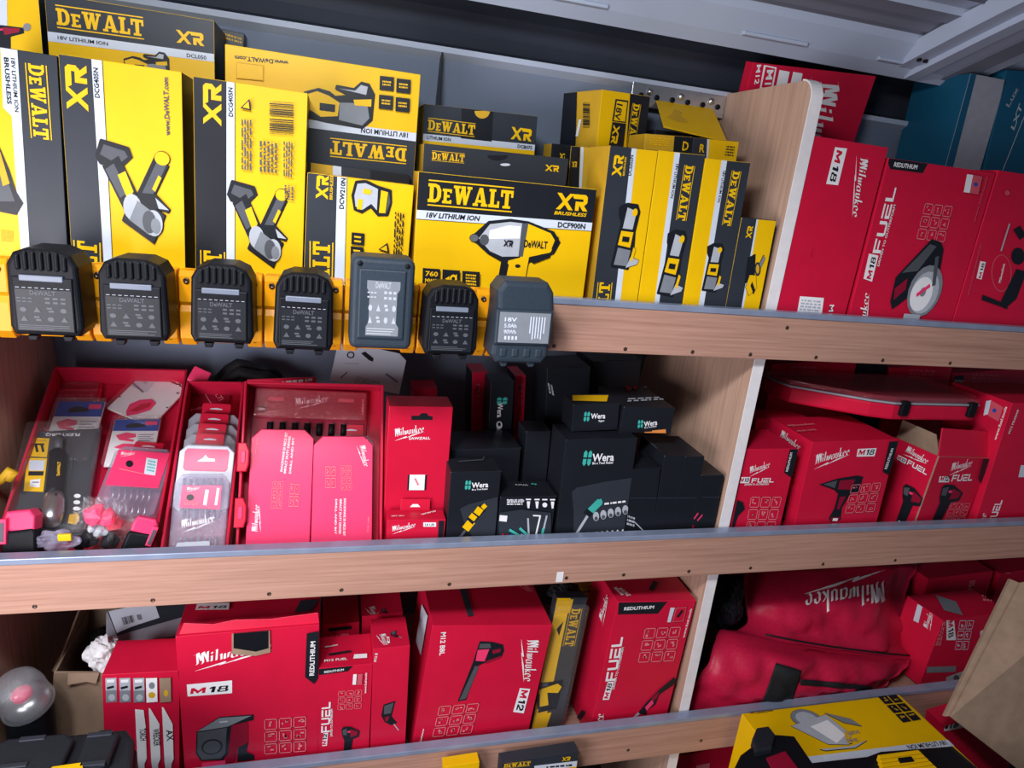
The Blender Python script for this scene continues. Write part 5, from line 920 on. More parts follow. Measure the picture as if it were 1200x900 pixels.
m = MB(); m.tube([lp((72, 517), -.012), lp((71, 533), -.012)], .0055, 'GD', 14); m.tube([lp((71, 533), -.012), lp((70, 536), -.012), lp((66, 580), -.012), lp((66, 586), -.012)], [.0075, .011, .0112, .011], 'BK', 18); t_ = m.build('attachment_handle', o)
m = MB(); vs, fs = glyph_text('DeWALT', .05, 0); A = lp((75, 567), -.0236); B = lp((76, 551), -.0236); dx = B - A; dy = Vector((-dx.z, 0, dx.x)).normalized() * .0038
m.add([A + dx * x + dy * y for x, y in vs], fs, 'Y'); m.build('handle_print', t_)
m = MB(); m.tube([lp((66, 585), -.012), lp((66, 592), -.012), lp((64, 604), -.012), lp((61, 615), -.012), lp((58, 620), -.012)], [.0115, .0135, .0150, .0145, .009], 'ST', 18); m.tube([lp((57, 612), -.013), lp((46, 610), -.015)], [.012, .010], 'BK', 16); m.tube([lp((48, 610), -.014), lp((44, 609.5), -.016)], .005, 'ST', 12); m.tube([lp((71.5, 590), -.0255), lp((71.5, 590), -.0262)], .0016, 'BK', 10); m.build('angle_head', o)
m = MB(); m.box((-w / 2 - .004, -.027, .001), (w / 2 + .004, -.0005, h + .002), 'CL', .006); m.build('clear_cover', o)
# clear cases of bits
def bitcase(lab, q, Y, pitch, group, body, d=.016, rest=None, tab=None, tabkey='R'):
    f = Fit(q, Y, 0, pitch, rest); w, h = f.w, f.h; e = empty('bit_case', f.M, lab, 'case', group); ch = .10
    out = [(-w / 2, h * ch * .6), (-w / 2 + w * ch, 0), (w / 2 - w * ch, 0), (w / 2, h * ch * .6), (w / 2, h - h * ch), (w / 2 - w * ch * 1.3, h), (-w / 2 + w * ch * 1.3, h), (-w / 2, h - h * ch)]
    m = MB(); m.prism(out, 0, d, body, .0018); m.build('shell', e)
    if tab:
        a, b = tab; m = MB(); pl = [(-w * a / 2, 0), (w * a / 2, 0), (w * a / 2, b - .002), (w * a / 2 - .002, b), (-w * a / 2 + .002, b), (-w * a / 2, b - .002)]
        m.prism(pl, 0, .0012, tabkey); zz = b * .55; m.prism([(-w * a * .22, zz - .0012), (w * a * .22, zz - .0012), (w * a * .22, zz + .0002), (.002, zz + .0015), (-.002, zz + .0015), (-w * a * .22, zz + .0002)], -.0004, .0, 'P'); tb = m.build('hang_tab', e); tb.location = (0, d * .45, h - .002)
    return e, f
c1, f1 = bitcase('clear drill bit case with a pink-red card and spiral bits in the left tray', [(133, 519), (199, 529), (182, 612), (114, 596)], ft1.plane_y((114, 596), .012), 57, None, 'CLG', .02, tab=(.5, .018))
pr = Printed(); pr.setup(f1, .02); w, h = f1.w, f1.h; pr.mb.box((-w * .44, -.0012, h * .40), (w * .44, -.0002, h * .93), 'RP', .0003)
pr.lay = 6; pr.g('milwaukee', (141, 534), (158, 533), 5, 'W').p('K', ell(152, 544, 4.4, 4)).p('P', [(172, 537), (185, 539), (182, 558), (169, 556)]).lines([(174, 539), (183, 541), (181, 555), (172, 553)], 4, 'T', seed=3).p('RL', bar(140, 550, 168, 556, .8)); pr.mb.build('label_card', c1)
for i in range(7):
    m = MB(); x = w * (-.30 + .1 * i); pts = [Vector((x + .0016 * math.sin(k * 1.15), .007 + .0016 * math.cos(k * 1.15), h * (.05 + .036 * k))) for k in range(11)]; m.tube(pts, .0021, 'ST', 8); m.build('drill_bit', c1)
GC = 'drill bit cases stacked in the narrow red tray'
names = ['fourth and rearmost case behind the front clear one in the narrow tray', 'third case behind the front clear one in the narrow tray', 'second case behind the front clear one in the narrow tray', 'white-edged case under the three dark red tabs in the narrow tray']
c3, f3 = bitcase('front clear bit case with white lettering in the narrow tray', [(205, 554), (268, 556), (263, 660), (196, 660)], .925, 34, GC, 'CLG', .014, rest=ZM + .014)
for i, lab in enumerate(names):
    t = 3 - i; dx = 2.6 * t; dy = -12 * t; q_ = [(214 + dx, 520 + dy), (275 + dx, 522 + dy), (266 + dx, 600 + dy), (204 + dx, 598 + dy)]
    bitcase(lab, q_, f3.plane_y(q_[3], .032 + .009 * t), 34, GC, 'GS' if i < 3 else 'P', .0082, tab=(.55, .020))
c2, f2 = bitcase('white-edged case with a large red cut-out label, directly behind the front clear case', [(210, 520), (275, 524), (268, 600), (203, 597)], f3.plane_y((203, 597), .018), 34, GC, 'P', .012)
pr = Printed(); pr.setup(f2, .016); pr.mb.prism([(-f2.w * .36, f2.h * .60), (f2.w * .36, f2.h * .60), (f2.w * .40, f2.h * .64), (f2.w * .40, f2.h * .90), (f2.w * .36, f2.h * .94), (-f2.w * .36, f2.h * .94), (-f2.w * .40, f2.h * .90), (-f2.w * .40, f2.h * .64)], -.0012, -.0001, 'RP', .0002)
pr.lay = 6; pr.p('W', [(232, 540), (238, 537), (241, 533), (244, 537), (252, 538), (252, 541), (232, 541)]); pr.mb.build('label_card', c2)
pr = Printed(); pr.setup(f3, .014); pr.lay = 0
for i in range(7):
    x = f3.w * (-.33 + .11 * i)
    for z0, z1 in ((.78, .95), (.50, .62), (.08, .30)): pr.mb.tube([(x, .004, f3.h * z0), (x, .004, f3.h * (z0 + z1) / 2), (x, .004, f3.h * z1)], [.0026, .0018, .0026], 'G', 8)
pr.mb.build('bit', c3)
pr = Printed(); pr.setup(f3, .014); pr.lay = 2; pr.p('RP', [(214, 569), (260, 569), (258, 597), (210, 595)]); pr.p('K', ell(223, 583, 4.6, 3.8)).p('W', bar(243, 574, 240, 592, 4)).p('W', bar(256, 572, 253, 592, 3)).g('milwaukee', (219, 575), (234, 573), 4, 'W').lines([(216, 588), (232, 589), (232, 593), (216, 592)], 2, 'RL').g('milwaukee', (212, 620), (252, 611), 11, 'W').p('P', [(208, 636), (246, 634), (246, 640), (206, 641)]); pr.mb.build('label_card', c3)
c = Pack('dark red folded card standing at the back of the narrow tray', [(224, 450), (272, 452), (266, 500), (222, 498)], ft2.plane_y((222, 498), .034), 53, .004, 'RD'); c.t('MULTI', (246, 455), (257, 470), 5, 'RL').t('MADE', (224, 482), (240, 478), 3, 'RL').p('RL', bar(234, 452, 248, 474, 1)); c.done()
c = Pack('red folded flap poking up behind the left and narrow trays', [(231, 428), (246, 438), (241, 452), (215, 446)], 1.17, 30, .006, 'RP', name='card_flap', cat='card', rest=None); c.done()
# clamshell, octagonal cases and the case behind them
c = Pack('dark red clamshell pack with white lettering at the top of the right tray', [(297, 453), (432, 459), (428, 540), (292, 536)], ft3.plane_y((292, 536), .029), 29, .007, 'RD', name='clamshell_pack'); c.g('milwaukee', (345, 476), (385, 470), 9, 'W').p('K', ell(307, 479, 5.5, 4.6)).t('10x', (303.5, 480.5), (310.5, 480.5), 3, 'W').lines([(424, 468), (427, 468), (427, 486), (423, 486)], 1, 'RL', vert=True).p('RF', [(315, 465), (333, 466), (332, 470), (314, 469)]).p('RF', [(397, 467), (415, 468), (414, 472), (396, 471)]); o = c.done()
m = MB(); m.box((-c.w / 2 + .003, -.008, c.h * .56), (c.w / 2 - .003, -.0005, c.h - .003), 'CLR', .003); m.build('clear_cover', o)
for i in range(7):
    m = MB(); x = -c.w * .34 + c.w * .105 * i; m.tube([(x, -.003, c.h * .34), (x, -.003, c.h * .50)], .0048, 'BK', 12); m.tube([(x, -.003, c.h * .499), (x, -.003, c.h * .51)], [.0045, .003], 'ST', 12); m.build('socket', o)
def octcase(lab, q, Y=.915):
    f = Fit(q, Y, 0, 29, ZM + .012); w, h = f.w, f.h; e = empty('octagonal_case', f.M, lab, 'case', 'eight-sided red cases in the right tray'); a = .15
    out = [(-w / 2, a * w), (-w / 2 + a * w, 0), (w / 2 - a * w, 0), (w / 2, a * w), (w / 2, h - a * w), (w / 2 - a * w, h), (-w / 2 + a * w, h), (-w / 2, h - a * w)]
    m = MB(); m.prism(out, 0.0, .022, 'R', .001); m.prism([(x * 1.005, h / 2 + (z - h / 2) * 1.005) for x, z in out], .010, .013, 'RD'); m.build('body', e)
    pr = Printed(); pr.setup(f, .022); pr.mb.prism([(x * .985, h / 2 + (z - h / 2) * .99) for x, z in out], -.001, .0005, 'RP', .0004); pr.lay = 6; return e, pr
e, pr = octcase('left eight-sided red case with its logo at the lower left', [(295, 502), (367, 504), (364, 650), (287, 650)])
pr.g('milwaukee', (302, 624), (304, 592), 7, 'W').t('SHOCKWAVE 50 PIECE SET', (331, 553), (337, 507), 2.6, 'W').t('IMPACT DUTY DRIVER', (335, 555), (341, 511), 2.6, 'W').t('DRILL AND BIT', (341, 555), (345, 513), 2.2, 'W').t('MFT 4932', (301, 532), (303, 513), 1.8, 'RL')
pr.grid([(319, 564), (333, 564), (331, 597), (317, 596)], 'RL', 2, 4).grid([(340, 566), (352, 567), (350, 595), (338, 595)], 'RL', 2, 2); pr.mb.build('lid', e)
e, pr = octcase('right eight-sided red case with its logo at the upper right', [(367, 511), (436, 511), (437, 650), (364, 650)])
pr.g('milwaukee', (421, 522), (427, 547), 6.5, 'W').t('SHOCKWAVE 50 PIECE SET', (403, 584), (402, 628), 2.6, 'W').t('IMPACT DUTY DRIVER', (398, 585), (397, 626), 2.6, 'W').t('DRILL AND BIT', (393, 585), (392, 626), 2.2, 'W').t('MFT 4932', (431, 606), (430, 624), 1.8, 'RL')
pr.grid([(399, 545), (412, 545), (413, 575), (399, 575)], 'RL', 2, 4).grid([(381, 546), (394, 546), (394, 573), (381, 573)], 'RL', 2, 2); pr.mb.build('lid', e)
bitcase('clear case with a dark red hang tab behind the right eight-sided case', [(385, 509), (437, 511), (438, 600), (382, 600)], ft3.plane_y((382, 600), .0235), 29, None, 'CLG', .006, tab=(.52, .019))
# white card, cable and black pouch behind the trays
c = Pack('white hang card leaning diagonally behind the red trays', [(416, 402), (455, 412), (489, 470), (368, 438)], 1.16, 20, .003, 'P', name='hang_card', cat='card', poly=[(0, 0), (1, 0), (1, .86), (.88, 1), (.12, 1), (0, .86)], bev=.0004)
c.p('K', [(423, 414), (428, 412), (438, 420), (437, 424), (432, 422)]).p('K', ell(411, 416, 4.5, 4)).p('P', ell(411, 416, 3, 2.6)).p('K', bar(399, 443, 407, 436, 1)).p('GL', bar(404, 426, 420, 426, 1)); c.p('G', bar(372, 445, 384, 438, 2)).p('G', bar(452, 438, 466, 448, 2.4)).lines([(418, 440), (446, 448), (440, 456), (414, 449)], 3, 'GL', seed=4); c.done()
m = MB(); pts = [at(248 + 10.5 * i, 450 - 21 * math.sin(math.pi * i / 8) + 3 * math.sin(i * 1.7), 1.225) for i in range(9)]; pts = pts + [pts[-1] + Vector((0, 0, -.05))]
m.tube(pts, .012, 'NY', 12); m.tube([p + Vector((.004, -.026, -.006)) for p in pts], .011, 'NY', 12); o = m.build('cable_coil'); tag(o, 'coiled black cable behind the narrow red tray', 'cable')
c = Pack('thin red card lying behind the right red tray', [(290, 446), (372, 440), (370, 470), (290, 475)], 1.13, 20, .003, 'R', name='card_flap', cat='card'); c.lines([(330, 446), (366, 442), (366, 448), (330, 452)], 1, 'W'); c.done()
m = MB(); P_ = [at(x, y, 1.08) for x, y in ((528, 452), (540, 451), (543, 470), (551, 486), (552, 540), (526, 540), (525, 500), (529, 480))]
vs = P_ + [p + Vector((0, .03, 0)) for p in P_]; n = len(P_); m.add(vs, [tuple(range(n))[::-1], tuple(range(n, 2 * n))] + [(i, (i + 1) % n, n + (i + 1) % n, n + i) for i in range(n)], 'NY'); o = m.build('tool_pouch'); o.location.z = min(0, ZM + .001 - min(v.z for v in P_)); tag(o, 'black pouch standing at the back right of the tall red blade box', 'pouch')
c = Carton('small red carton lying behind the white hang card', [(484, 455), (512, 455), (512, 500), (484, 500)], 1.17, .05, 'R', rest=ZM); c.done()
# little red and black batteries and a crumpled bag at the front of the left tray
def stub(lab, q, flip):
    f = Fit(q, .9, 12 if flip else -10, 20, ZM + .0185); w, h = f.w, f.h; e = empty('compact_battery', f.M, lab, 'battery', 'small red and black batteries at the front of the left tray')
    m = MB(); r = .35
    m.prism([(-w / 2, 0), (w / 2, 0), (w / 2, h * .66), (w * .4, h * .72), (-w * .44, h * .68), (-w / 2, h * .62)], 0, .026, 'BK', .004, seg=3); m.build('base', e)
    m = MB(); m.prism([(-w * .44, h * .68), (w * .44, h * .68), (w * .46, h * .9), (w * .3, h), (-w * .36, h * .98), (-w * .46, h * .86)], .002, .024, 'RP', .003, seg=3); m.build('top_cap', e)
    m = MB(); s = 1 if flip else -1; m.prism([(s * w * .5, h * .5), (s * w * .28, h * .5), (s * w * .28, h * .88), (s * w * .5, h * .88)][::-s], -.004, .002, 'RP', .001); m.prism([(s * w * .46, h * .54), (s * w * .34, h * .54), (s * w * .34, h * .82), (s * w * .46, h * .82)][::-s], -.0048, -.003, 'GD'); m.build('release_button', e)
stub('small red-topped black battery at the far left end of the middle shelf', [(0, 597), (39, 599), (42, 651), (0, 652)], False)
stub('small red-topped black battery lying against the right wall of the left tray', [(160, 601), (186, 612), (176, 648), (142, 640)], True)
def crumple(lab, name, cat, c_, rx, ry, rz, key, seed, amp=.35, sub=4):
    bm = bmesh.new(); bmesh.ops.create_icosphere(bm, subdivisions=sub, radius=1)
    for v in bm.verts:
        n1 = noise.noise(v.co * 2.2 + Vector((seed, 0, 0))); n2 = abs(noise.noise(v.co * 5 + Vector((0, seed, 0)))); k = 1 + amp * n1 - amp * .8 * n2
        v.co = Vector((v.co.x * rx, v.co.y * ry, v.co.z * rz)) * k
    m = MB(); m.bm(bm, key); o = m.build(name); o.location = c_; tag(o, lab, cat); return o
o = crumple('crumpled clear bag of red and black pieces in front of the left tray', 'plastic_bag', 'bag', at(120, 616, .935), .042, .016, .042, 'CL', 3, .4)
for i, (x, y, k, r) in enumerate(((112, 602, 'RP', .014), (126, 606, 'RP', .012), (134, 612, 'R', .011), (104, 632, 'BK', .012), (128, 634, 'BK', .012), (118, 622, 'GL', .009), (108, 618, 'GL', .006), (92, 640, 'NY', .007))):
    bm = bmesh.new(); bmesh.ops.create_icosphere(bm, subdivisions=2, radius=r)
    for v in bm.verts: v.co *= 1 + .5 * noise.noise(v.co * 130 + Vector((i * 3, 0, 0)))
    m = MB(); m.bm(bm, k); p_ = m.build('packed_piece', o); p_.location = at(x, y, .937) - o.location
o = crumple('small crumpled bag of pale bits right of the left battery', 'plastic_bag', 'bag', at(68, 634, .925), .026, .012, .016, 'CLG', 8, .4)
m = MB(); m.box((-.006, -.002, -.004), (.010, .002, .006), 'Y', .001); p_ = m.build('packed_piece', o); p_.location = (.010, -.010, .010)
# yellow strap end at the far left edge
m = MB(); m.tube([at(-14, 570, 1.0), at(2, 562, .995), at(12, 551, .99), at(16, 553, .99), at(10, 562, .99)], .006, 'YD', 10); o = m.build('strap'); tag(o, 'yellow strap end poking in at the left edge of the middle shelf', 'strap')

# ------------------------------------------------------------------ clear-lidded organiser case on the red cartons
def solid(P, thick, key, m):
    n = len(P); vs = [Vector(p) for p in P] + [Vector(p) + thick for p in P]
    m.add(vs, [tuple(range(n)), tuple(range(n, 2 * n))[::-1]] + [(i, n + i, n + (i + 1) % n, (i + 1) % n) for i in range(n)], key)
pc = at(1055, 493, .93); zc = pc.z; xa_ = at(908, 450, 1.05).x; xb_ = at(1150, 480, .94).x
e = empty('organiser_case', Vector((.9, 1.0, zc)), 'flat red organiser case with clear lid and black latches on the red cartons', 'case')
fp = [(xa_, 1.06), (xa_ + .01, 1.02), (pc.x - .06, .945), (pc.x - .02, .93), (xb_ - .02, .93), (xb_, .955), (xb_, 1.09), (xa_, 1.09)]
fp = [(x - .9, y - 1.0) for x, y in fp]; cx_ = sum(x for x, y in fp) / 8; cy_ = sum(y for x, y in fp) / 8
def shr(k): return [(cx_ + (x - cx_) * k, cy_ + (y - cy_) * k) for x, y in fp]
m = MB(); m.prism(shr(.97), 0, .030, 'R', .005, axis='z'); m.build('base', e)
m = MB(); m.prism(fp, .0302, .034, 'GS', .001, axis='z'); m.build('rim', e)
m = MB(); m.prism(shr(.985), .0342, .044, 'CLR', .003, axis='z'); m.build('clear_lid', e)
for x in (pc.x + .0, pc.x + .155):
    m = MB(); m.box((x - .9 - .008, -.076, .010), (x - .9 + .008, -.064, .038), 'BK', .002); m.build('latch', e)

# ------------------------------------------------------------------ lowest shelf, odd things at the left
q = [(60, 784), (124, 792), (124, 862), (62, 862)]
c = Carton('open brown cardboard box at the left behind the black case', q, .985, .16, 'CB', rest=ZL, name='cardboard_box', open_top=True, inner='CB'); o = c.done()
m = MB(); m.prism([(-c.w / 2, 0), (c.w * .12, 0), (c.w * .10, .066), (-c.w / 2 + .012, .062)], 0, .003, 'CB', .0005); f = m.build('back_flap', o); f.location = (0, c.d - .004, c.h); f.rotation_euler = (math.radians(-8), 0, 0)
m = MB(); m.prism([(0, 0), (c.d - .004, 0), (c.d - .01, .055), (.11, .03), (.03, .0)], 0, .003, 'CB', .0005); f = m.build('side_flap', o); f.location = (-c.w / 2, 0.002, c.h); f.rotation_euler = (0, 0, math.radians(90))
m = MB(); m.prism([(-c.w / 2 + .02, 0), (c.w / 2 - .012, 0), (c.w / 2 - .014, -.016), (.01, -.013), (-c.w / 2 + .022, -.018)], -.003, .0, 'CB', .0005); f = m.build('front_flap', o); f.location = (0, 0, c.h); f.rotation_euler = (math.radians(-25), 0, 0)
fb = crumple('black cloth bundle inside the open cardboard box', 'cloth_bundle', 'cloth', c.fit.M @ Vector((-.004, .11, c.h - .035)), .020, .04, .022, 'NY', 5, .3)
crumple('crumpled white tissue paper in front of the grey clamshell pack', 'tissue_paper', 'paper', at(121, 766, 1.0), .024, .02, .032, 'PA', 11, .32)
c = Pack('grey clamshell pack with a white barcode label, tilted behind the saw blade box', [(113, 714), (226, 700), (222, 741), (136, 761)], 1.02, 62, .012, 'GS', name='clamshell_pack')
c.p('KG', [(124, 712), (240, 695), (240, 716), (137, 745)]).p('P', [(127, 716), (181, 706), (187, 724), (156, 734), (137, 742)]).bars([(142, 724), (156, 721), (158, 729), (145, 733)]).p('G', [(160, 721), (165, 720), (167, 726), (162, 727)]); c.done()
# lidded pot with a clear domed top
b0 = at(33, 820, .935); zb = b0.z
e = empty('lidded_pot', Vector((b0.x, b0.y, ZL + .001)), 'dark pot with a clear domed lid over a red disc on the lowest shelf', 'pot'); hh = zb - ZL
m = MB(); m.lathe([(.0001, 0), (.027, 0), (.029, .004), (.030, hh - .012), (.028, hh - .006), (.0001, hh - .006)], 'BK', 28); m.build('body', e)
Mt = Matrix.Translation((0, 0, hh - .008)) @ Matrix.Rotation(math.radians(16), 4, 'X') @ Matrix.Rotation(math.radians(-10), 4, 'Y')
m = MB(); m.lathe([(.0001, .001), (.026, .001), (.030, .004), (.029, .010), (.020, .018), (.0145, .021), (.0001, .0215)], 'ST', 32, Mt); m.build('metal_cap', e)
m = MB(); m.lathe([(.013, .019), (.0135, .026), (.012, .029), (.0001, .030)], 'RP', 28, Mt); m.build('red_disc', e)
m = MB(); m.lathe([(.031, -.002), (.034, -.001), (.0345, .003), (.0325, .006), (.0325, .034), (.029, .048), (.022, .056), (.0001, .059)], 'FR', 36, Mt); m.build('clear_lid', e)
# black plastic case in front of the racking at the lower left
zt = at(80, 851, .795).z; xr_ = atz(163, 880, zt).x + .36
e = empty('plastic_case', Vector((-.36, .74, .001)), 'black ribbed plastic case standing on the floor at the lower left', 'case')
fp = [(-.20, -.16), (xr_ - .024, -.16), (xr_, -.10), (xr_, -.03), (xr_ - .012, .035), (xr_ - .026, .055), (-.20, .055)]; sx = xr_ - .112
m = MB(); m.prism(fp, 0, zt - .028, 'BK', .006, axis='z'); m.build('body', e)
m = MB(); m.prism([(x * .99, y * .985) for x, y in fp], zt - .027, zt - .012, 'BK2', .006, axis='z', seg=3); lid = m.build('lid', e)
for a, b in (((-.19, -.15), (-.075, .045)), ((-.055, -.15), (.032, .045)), ((.045, -.02), (.082, .045)), ((.045, -.15), (.085, -.045))):
    m = MB(); x0, y0 = a; x1, y1 = b; x0 += sx; x1 += sx; ch = .012; m.prism([(x0 + ch, y0), (x1 - ch, y0), (x1, y0 + ch), (x1, y1 - ch), (x1 - ch, y1), (x0 + ch, y1), (x0, y1 - ch), (x0, y0 + ch)], zt - .0125, zt - .001, 'BK2', .004, axis='z', seg=3); m.build('raised_panel', lid)
for x, y in ((-.015, .040), (.060, .036), (-.02, .0), (-.12, .018), (-.12, -.02), (.065, -.01)):
    x += sx; m = MB(); m.box((x - .014, y - .004, zt - .004), (x + .014, y + .003, zt + .001), 'KG', .001); m.build('rib', lid)
m = MB(); m.prism([(x_, y_) for x_, y_ in [(at_.x + .36, at_.y - .74) for at_ in (atz(54, 906, zt), atz(98, 906, zt), atz(96, 895, zt), atz(62, 900, zt))]], zt - .001, zt + .001, 'Y', axis='z'); m.build('label', lid, )

# ------------------------------------------------------------------ red holdall, wrap and packs, lower right
rows = [  # (left px, right px, depth) from the shelf up and over
 ((812, 850), (1000, 822), .925), ((809, 832), (1035, 806), .912), ((818, 800), (1054, 793), .908), ((829, 765), (1066, 783), .925), ((842, 742), (1073, 776), .95),
 ((862, 738), (1072, 769), .968), ((878, 728), (1066, 752), .985), ((876, 706), (1062, 722), 1.02), ((873, 688), (1066, 694), 1.06), ((873, 668), (1076, 662), 1.11)]
NS = 36; grid = []
for r_, (a, b, Y) in enumerate(rows):
    line = []
    for i in range(NS + 1):
        t = i / NS; px = a[0] + (b[0] - a[0]) * t; py = a[1] + (b[1] - a[1]) * t
        if r_ == 4 or r_ == 5: py += 5.5 * math.sin(math.pi * t) - 3 * t
        e_ = (2 * t - 1) ** 4; bulge = (.012 if r_ in (1, 2, 3) else .016 if r_ in (7, 8) else .0)
        p = at(px, py, Y + .03 * e_ - bulge * math.sin(math.pi * t)); line.append(p)
    grid.append(line)
def sm(g):                                           # refine rows by Catmull-Rom
    out = []
    for i in range(len(g) - 1):
        p0, p1, p2, p3 = g[max(0, i - 1)], g[i], g[i + 1], g[min(len(g) - 1, i + 2)]
        for k in range(6):
            t = k / 6; out.append([.5 * ((2 * b) + (c_ - a) * t + (2 * a - 5 * b + 4 * c_ - d) * t * t + (3 * b - a - 3 * c_ + d) * t ** 3) for a, b, c_, d in zip(p0, p1, p2, p3)])
    out.append(g[-1]); return out
G = sm(grid); nr = len(G)
for r_ in range(nr):
    for i in range(NS + 1):
        p = G[r_][i]; k = r_ / (nr - 1)
        f = .016 * noise.noise(Vector((p.x * 9, p.z * 20, 1.3))) + .020 * (abs(noise.noise(Vector((p.x * 13 + p.z * 11, p.z * 15 - p.x * 5, 4)))) - .2) + .006 * noise.noise(Vector((p.x * 34, p.z * 30, 7)))
        if k > .55: f += .034 * math.exp(-((p.x - .83 - .35 * (p.z - ZL - .25)) / .035) ** 2) * (1 - (k - .55)) - .012 * math.exp(-((p.x - .80) / .03) ** 2)
        if .42 < k < .58: f *= .3
        f -= .006 * math.exp(-((k - .475) / .03) ** 2)
        G[r_][i] = p - Vector((0, f, 0)) * 1.0
top = [p + Vector((0, .05, -.01)) for p in G[-1]]; back = [Vector((p.x, 1.18, p.z - .06)) for p in G[-1]]; bb = [Vector((p.x, 1.17, ZL + .004)) for p in G[-1]]; bf = [Vector((p.x, .945, ZL + .003)) for p in G[0]]
for p in G[0]: p.z = max(p.z, ZL + .012)
ring = [bf] + G + [top, back, bb]; R_ = len(ring); vs = [p for l in ring for p in l]; fs = []
for r_ in range(R_):
    for i in range(NS):
        a = r_ * (NS + 1) + i; b = ((r_ + 1) % R_) * (NS + 1) + i; fs.append((a, a + 1, b + 1, b))
fs.append(tuple(r_ * (NS + 1) for r_ in range(R_))[::-1]); fs.append(tuple(r_ * (NS + 1) + NS for r_ in range(R_)))
e = empty('holdall_bag', Vector((.85, 1.0, ZL + .003)), 'large red fabric holdall lying upside down right of the lower divider', 'bag'); inv = Matrix.Translation((-.85, -1.0, -ZL - .003))
m = MB(); m.add(vs, fs, 'BAG', True); bag = m.build('bag_body', e); bag.matrix_parent_inverse = inv
from mathutils.bvhtree import BVHTree
bvh = BVHTree.FromPolygons([tuple(v) for v in vs], fs)
cam0 = Vector((0, 0, H))
def drape(px, off=.0015):
    r = ray(*px).normalized(); h_ = bvh.ray_cast(cam0, r)
    if h_[0] is None: return at(px[0], px[1], .97)
    n = h_[1]; n = n if n.dot(r) < 0 else -n
    return h_[0] + n * off
def patch(quad, key, name, nx=10, ny=10, off=.002, label=None):
    tl, tr, br, bl = [Vector(a) for a in quad]; vs = []; fs = []
    for j in range(ny + 1):
        for i in range(nx + 1):
            x, y = i / nx, j / ny; vs.append(drape(tuple(tl + (tr - tl) * x + (bl - tl) * y + (br - tr - bl + tl) * x * y), off))
    for j in range(ny):
        for i in range(nx): a = j * (nx + 1) + i; fs.append((a, a + 1, a + nx + 2, a + nx + 1))
    m = MB(); m.add(vs, fs, key, True); o = m.build(name, e); o.matrix_parent_inverse = inv
    md = o.modifiers.new('solid', 'SOLIDIFY'); md.thickness = .0014; md.offset = 1
    if label: o['label'] = label
    return o
patch([(909, 777), (938, 786), (926, 828), (889, 832)], 'NY', 'webbing_strap', 14, 14, .003, label='broad black webbing strap')
patch([(936, 795), (1020, 803), (1022, 808), (937, 802)], 'NY', 'zip_tape', 18, 3, .004, 'black zip')
m = MB(); m.tube([drape((x, 744 + (x - 897) * .205 - .00035 * (x - 897) ** 2), .001) for x in range(897, 1072, 8)], .0020, 'NY', 8); o = m.build('piping', e); o['label'] = 'dark seam piping'; o.matrix_parent_inverse = inv
m = MB(); A = Vector((1038, 680)); B = Vector((942, 696)); dx = B - A; dy = Vector((dx.y, -dx.x)).normalized() * -24
if dy.y < 0: dy = -dy
for pl in POLY['milwaukee']:
    ps = []
    for k in range(len(pl)):
        a, b = Vector(pl[k]), Vector(pl[(k + 1) % len(pl)]); ns = 1 if (b - a).length < .1 else 3
        for s_ in range(ns): ps.append(a + (b - a) * s_ / ns)
    pts = [drape(tuple(A + dx * p_[0] + dy * p_[1]), .0022) for p_ in ps]; cc = sum(pts, Vector()) / len(pts)
    n = len(pts); m.add(pts, [t for t in tessellate_polygon([[Vector((p_[0], p_[1], 0)) for p_ in ps]])], 'W')
o = m.build('printed_logo', e); o.matrix_parent_inverse = inv; o['label'] = 'white lettering, upside down'
m = MB()
for (a, b) in (((926, 825), (946, 822)), ((1003, 816), (1016, 814))): m.tube([drape((a[0] + (b[0] - a[0]) * t / 6, a[1] + (b[1] - a[1]) * t / 6 + (1.6 if t % 2 else -1)), .0016) for t in range(7)], .0018, 'W', 6)
o = m.build('stitched_mark', e); o.matrix_parent_inverse = inv
o = crumple('black plastic wrapping stuffed between the divider and the red bag', 'plastic_wrap', 'wrapping', at(850, 705, 1.02), .032, .04, .062, 'BK', 21, .28)
o = crumple('dark bundle low between the divider and the red bag', 'cloth_bundle', 'cloth', at(822, 785, 1.0), .008, .03, .06, 'NY', 31, .3)
# yellow and black drill pack squeezed between two red cartons
c = Pack('black and yellow drill clamshell squeezed between the blower and saw cartons', [(655, 702), (690, 699), (655, 857), (618, 862)], .93, 2, .02, 'KG', name='clamshell_pack', rest=ZL + .0015)
c.p('Y', [(630, 690), (671, 690), (634, 870), (590, 870)]).p('YD', [(640, 704), (672, 702), (668, 718), (636, 722)]).p('K', [(652, 737), (660, 728), (655, 745)]).g('dewalt', (670, 713), (661, 757), 10, 'YD').p('K', [(640, 800), (660, 796), (652, 830), (630, 835)]).ill('drillY', (618, 832), (656, 829), 36).p('Y', [(622, 838), (646, 834), (638, 858), (612, 862)]); o = c.done()
m = MB(); m.box((-c.w / 2 - .002, -.014, .002), (c.w / 2 + .002, -.0005, c.h - .01), 'CL', .005); m.build('clear_cover', o)
o = crumple('black glove-like bundle above the yellow drill clamshell', 'cloth_bundle', 'cloth', at(662, 693, 1.0), .030, .03, .016, 'NY', 41, .3)
c = Carton('yellow carton behind the drill clamshell, just under the middle shelf', [(664, 690), (700, 686), (694, 740), (656, 742)], 1.06, .06, 'YD', rest=ZL); c.lines([(668, 694), (694, 690), (692, 700), (666, 704)], 2, 'K'); c.done()
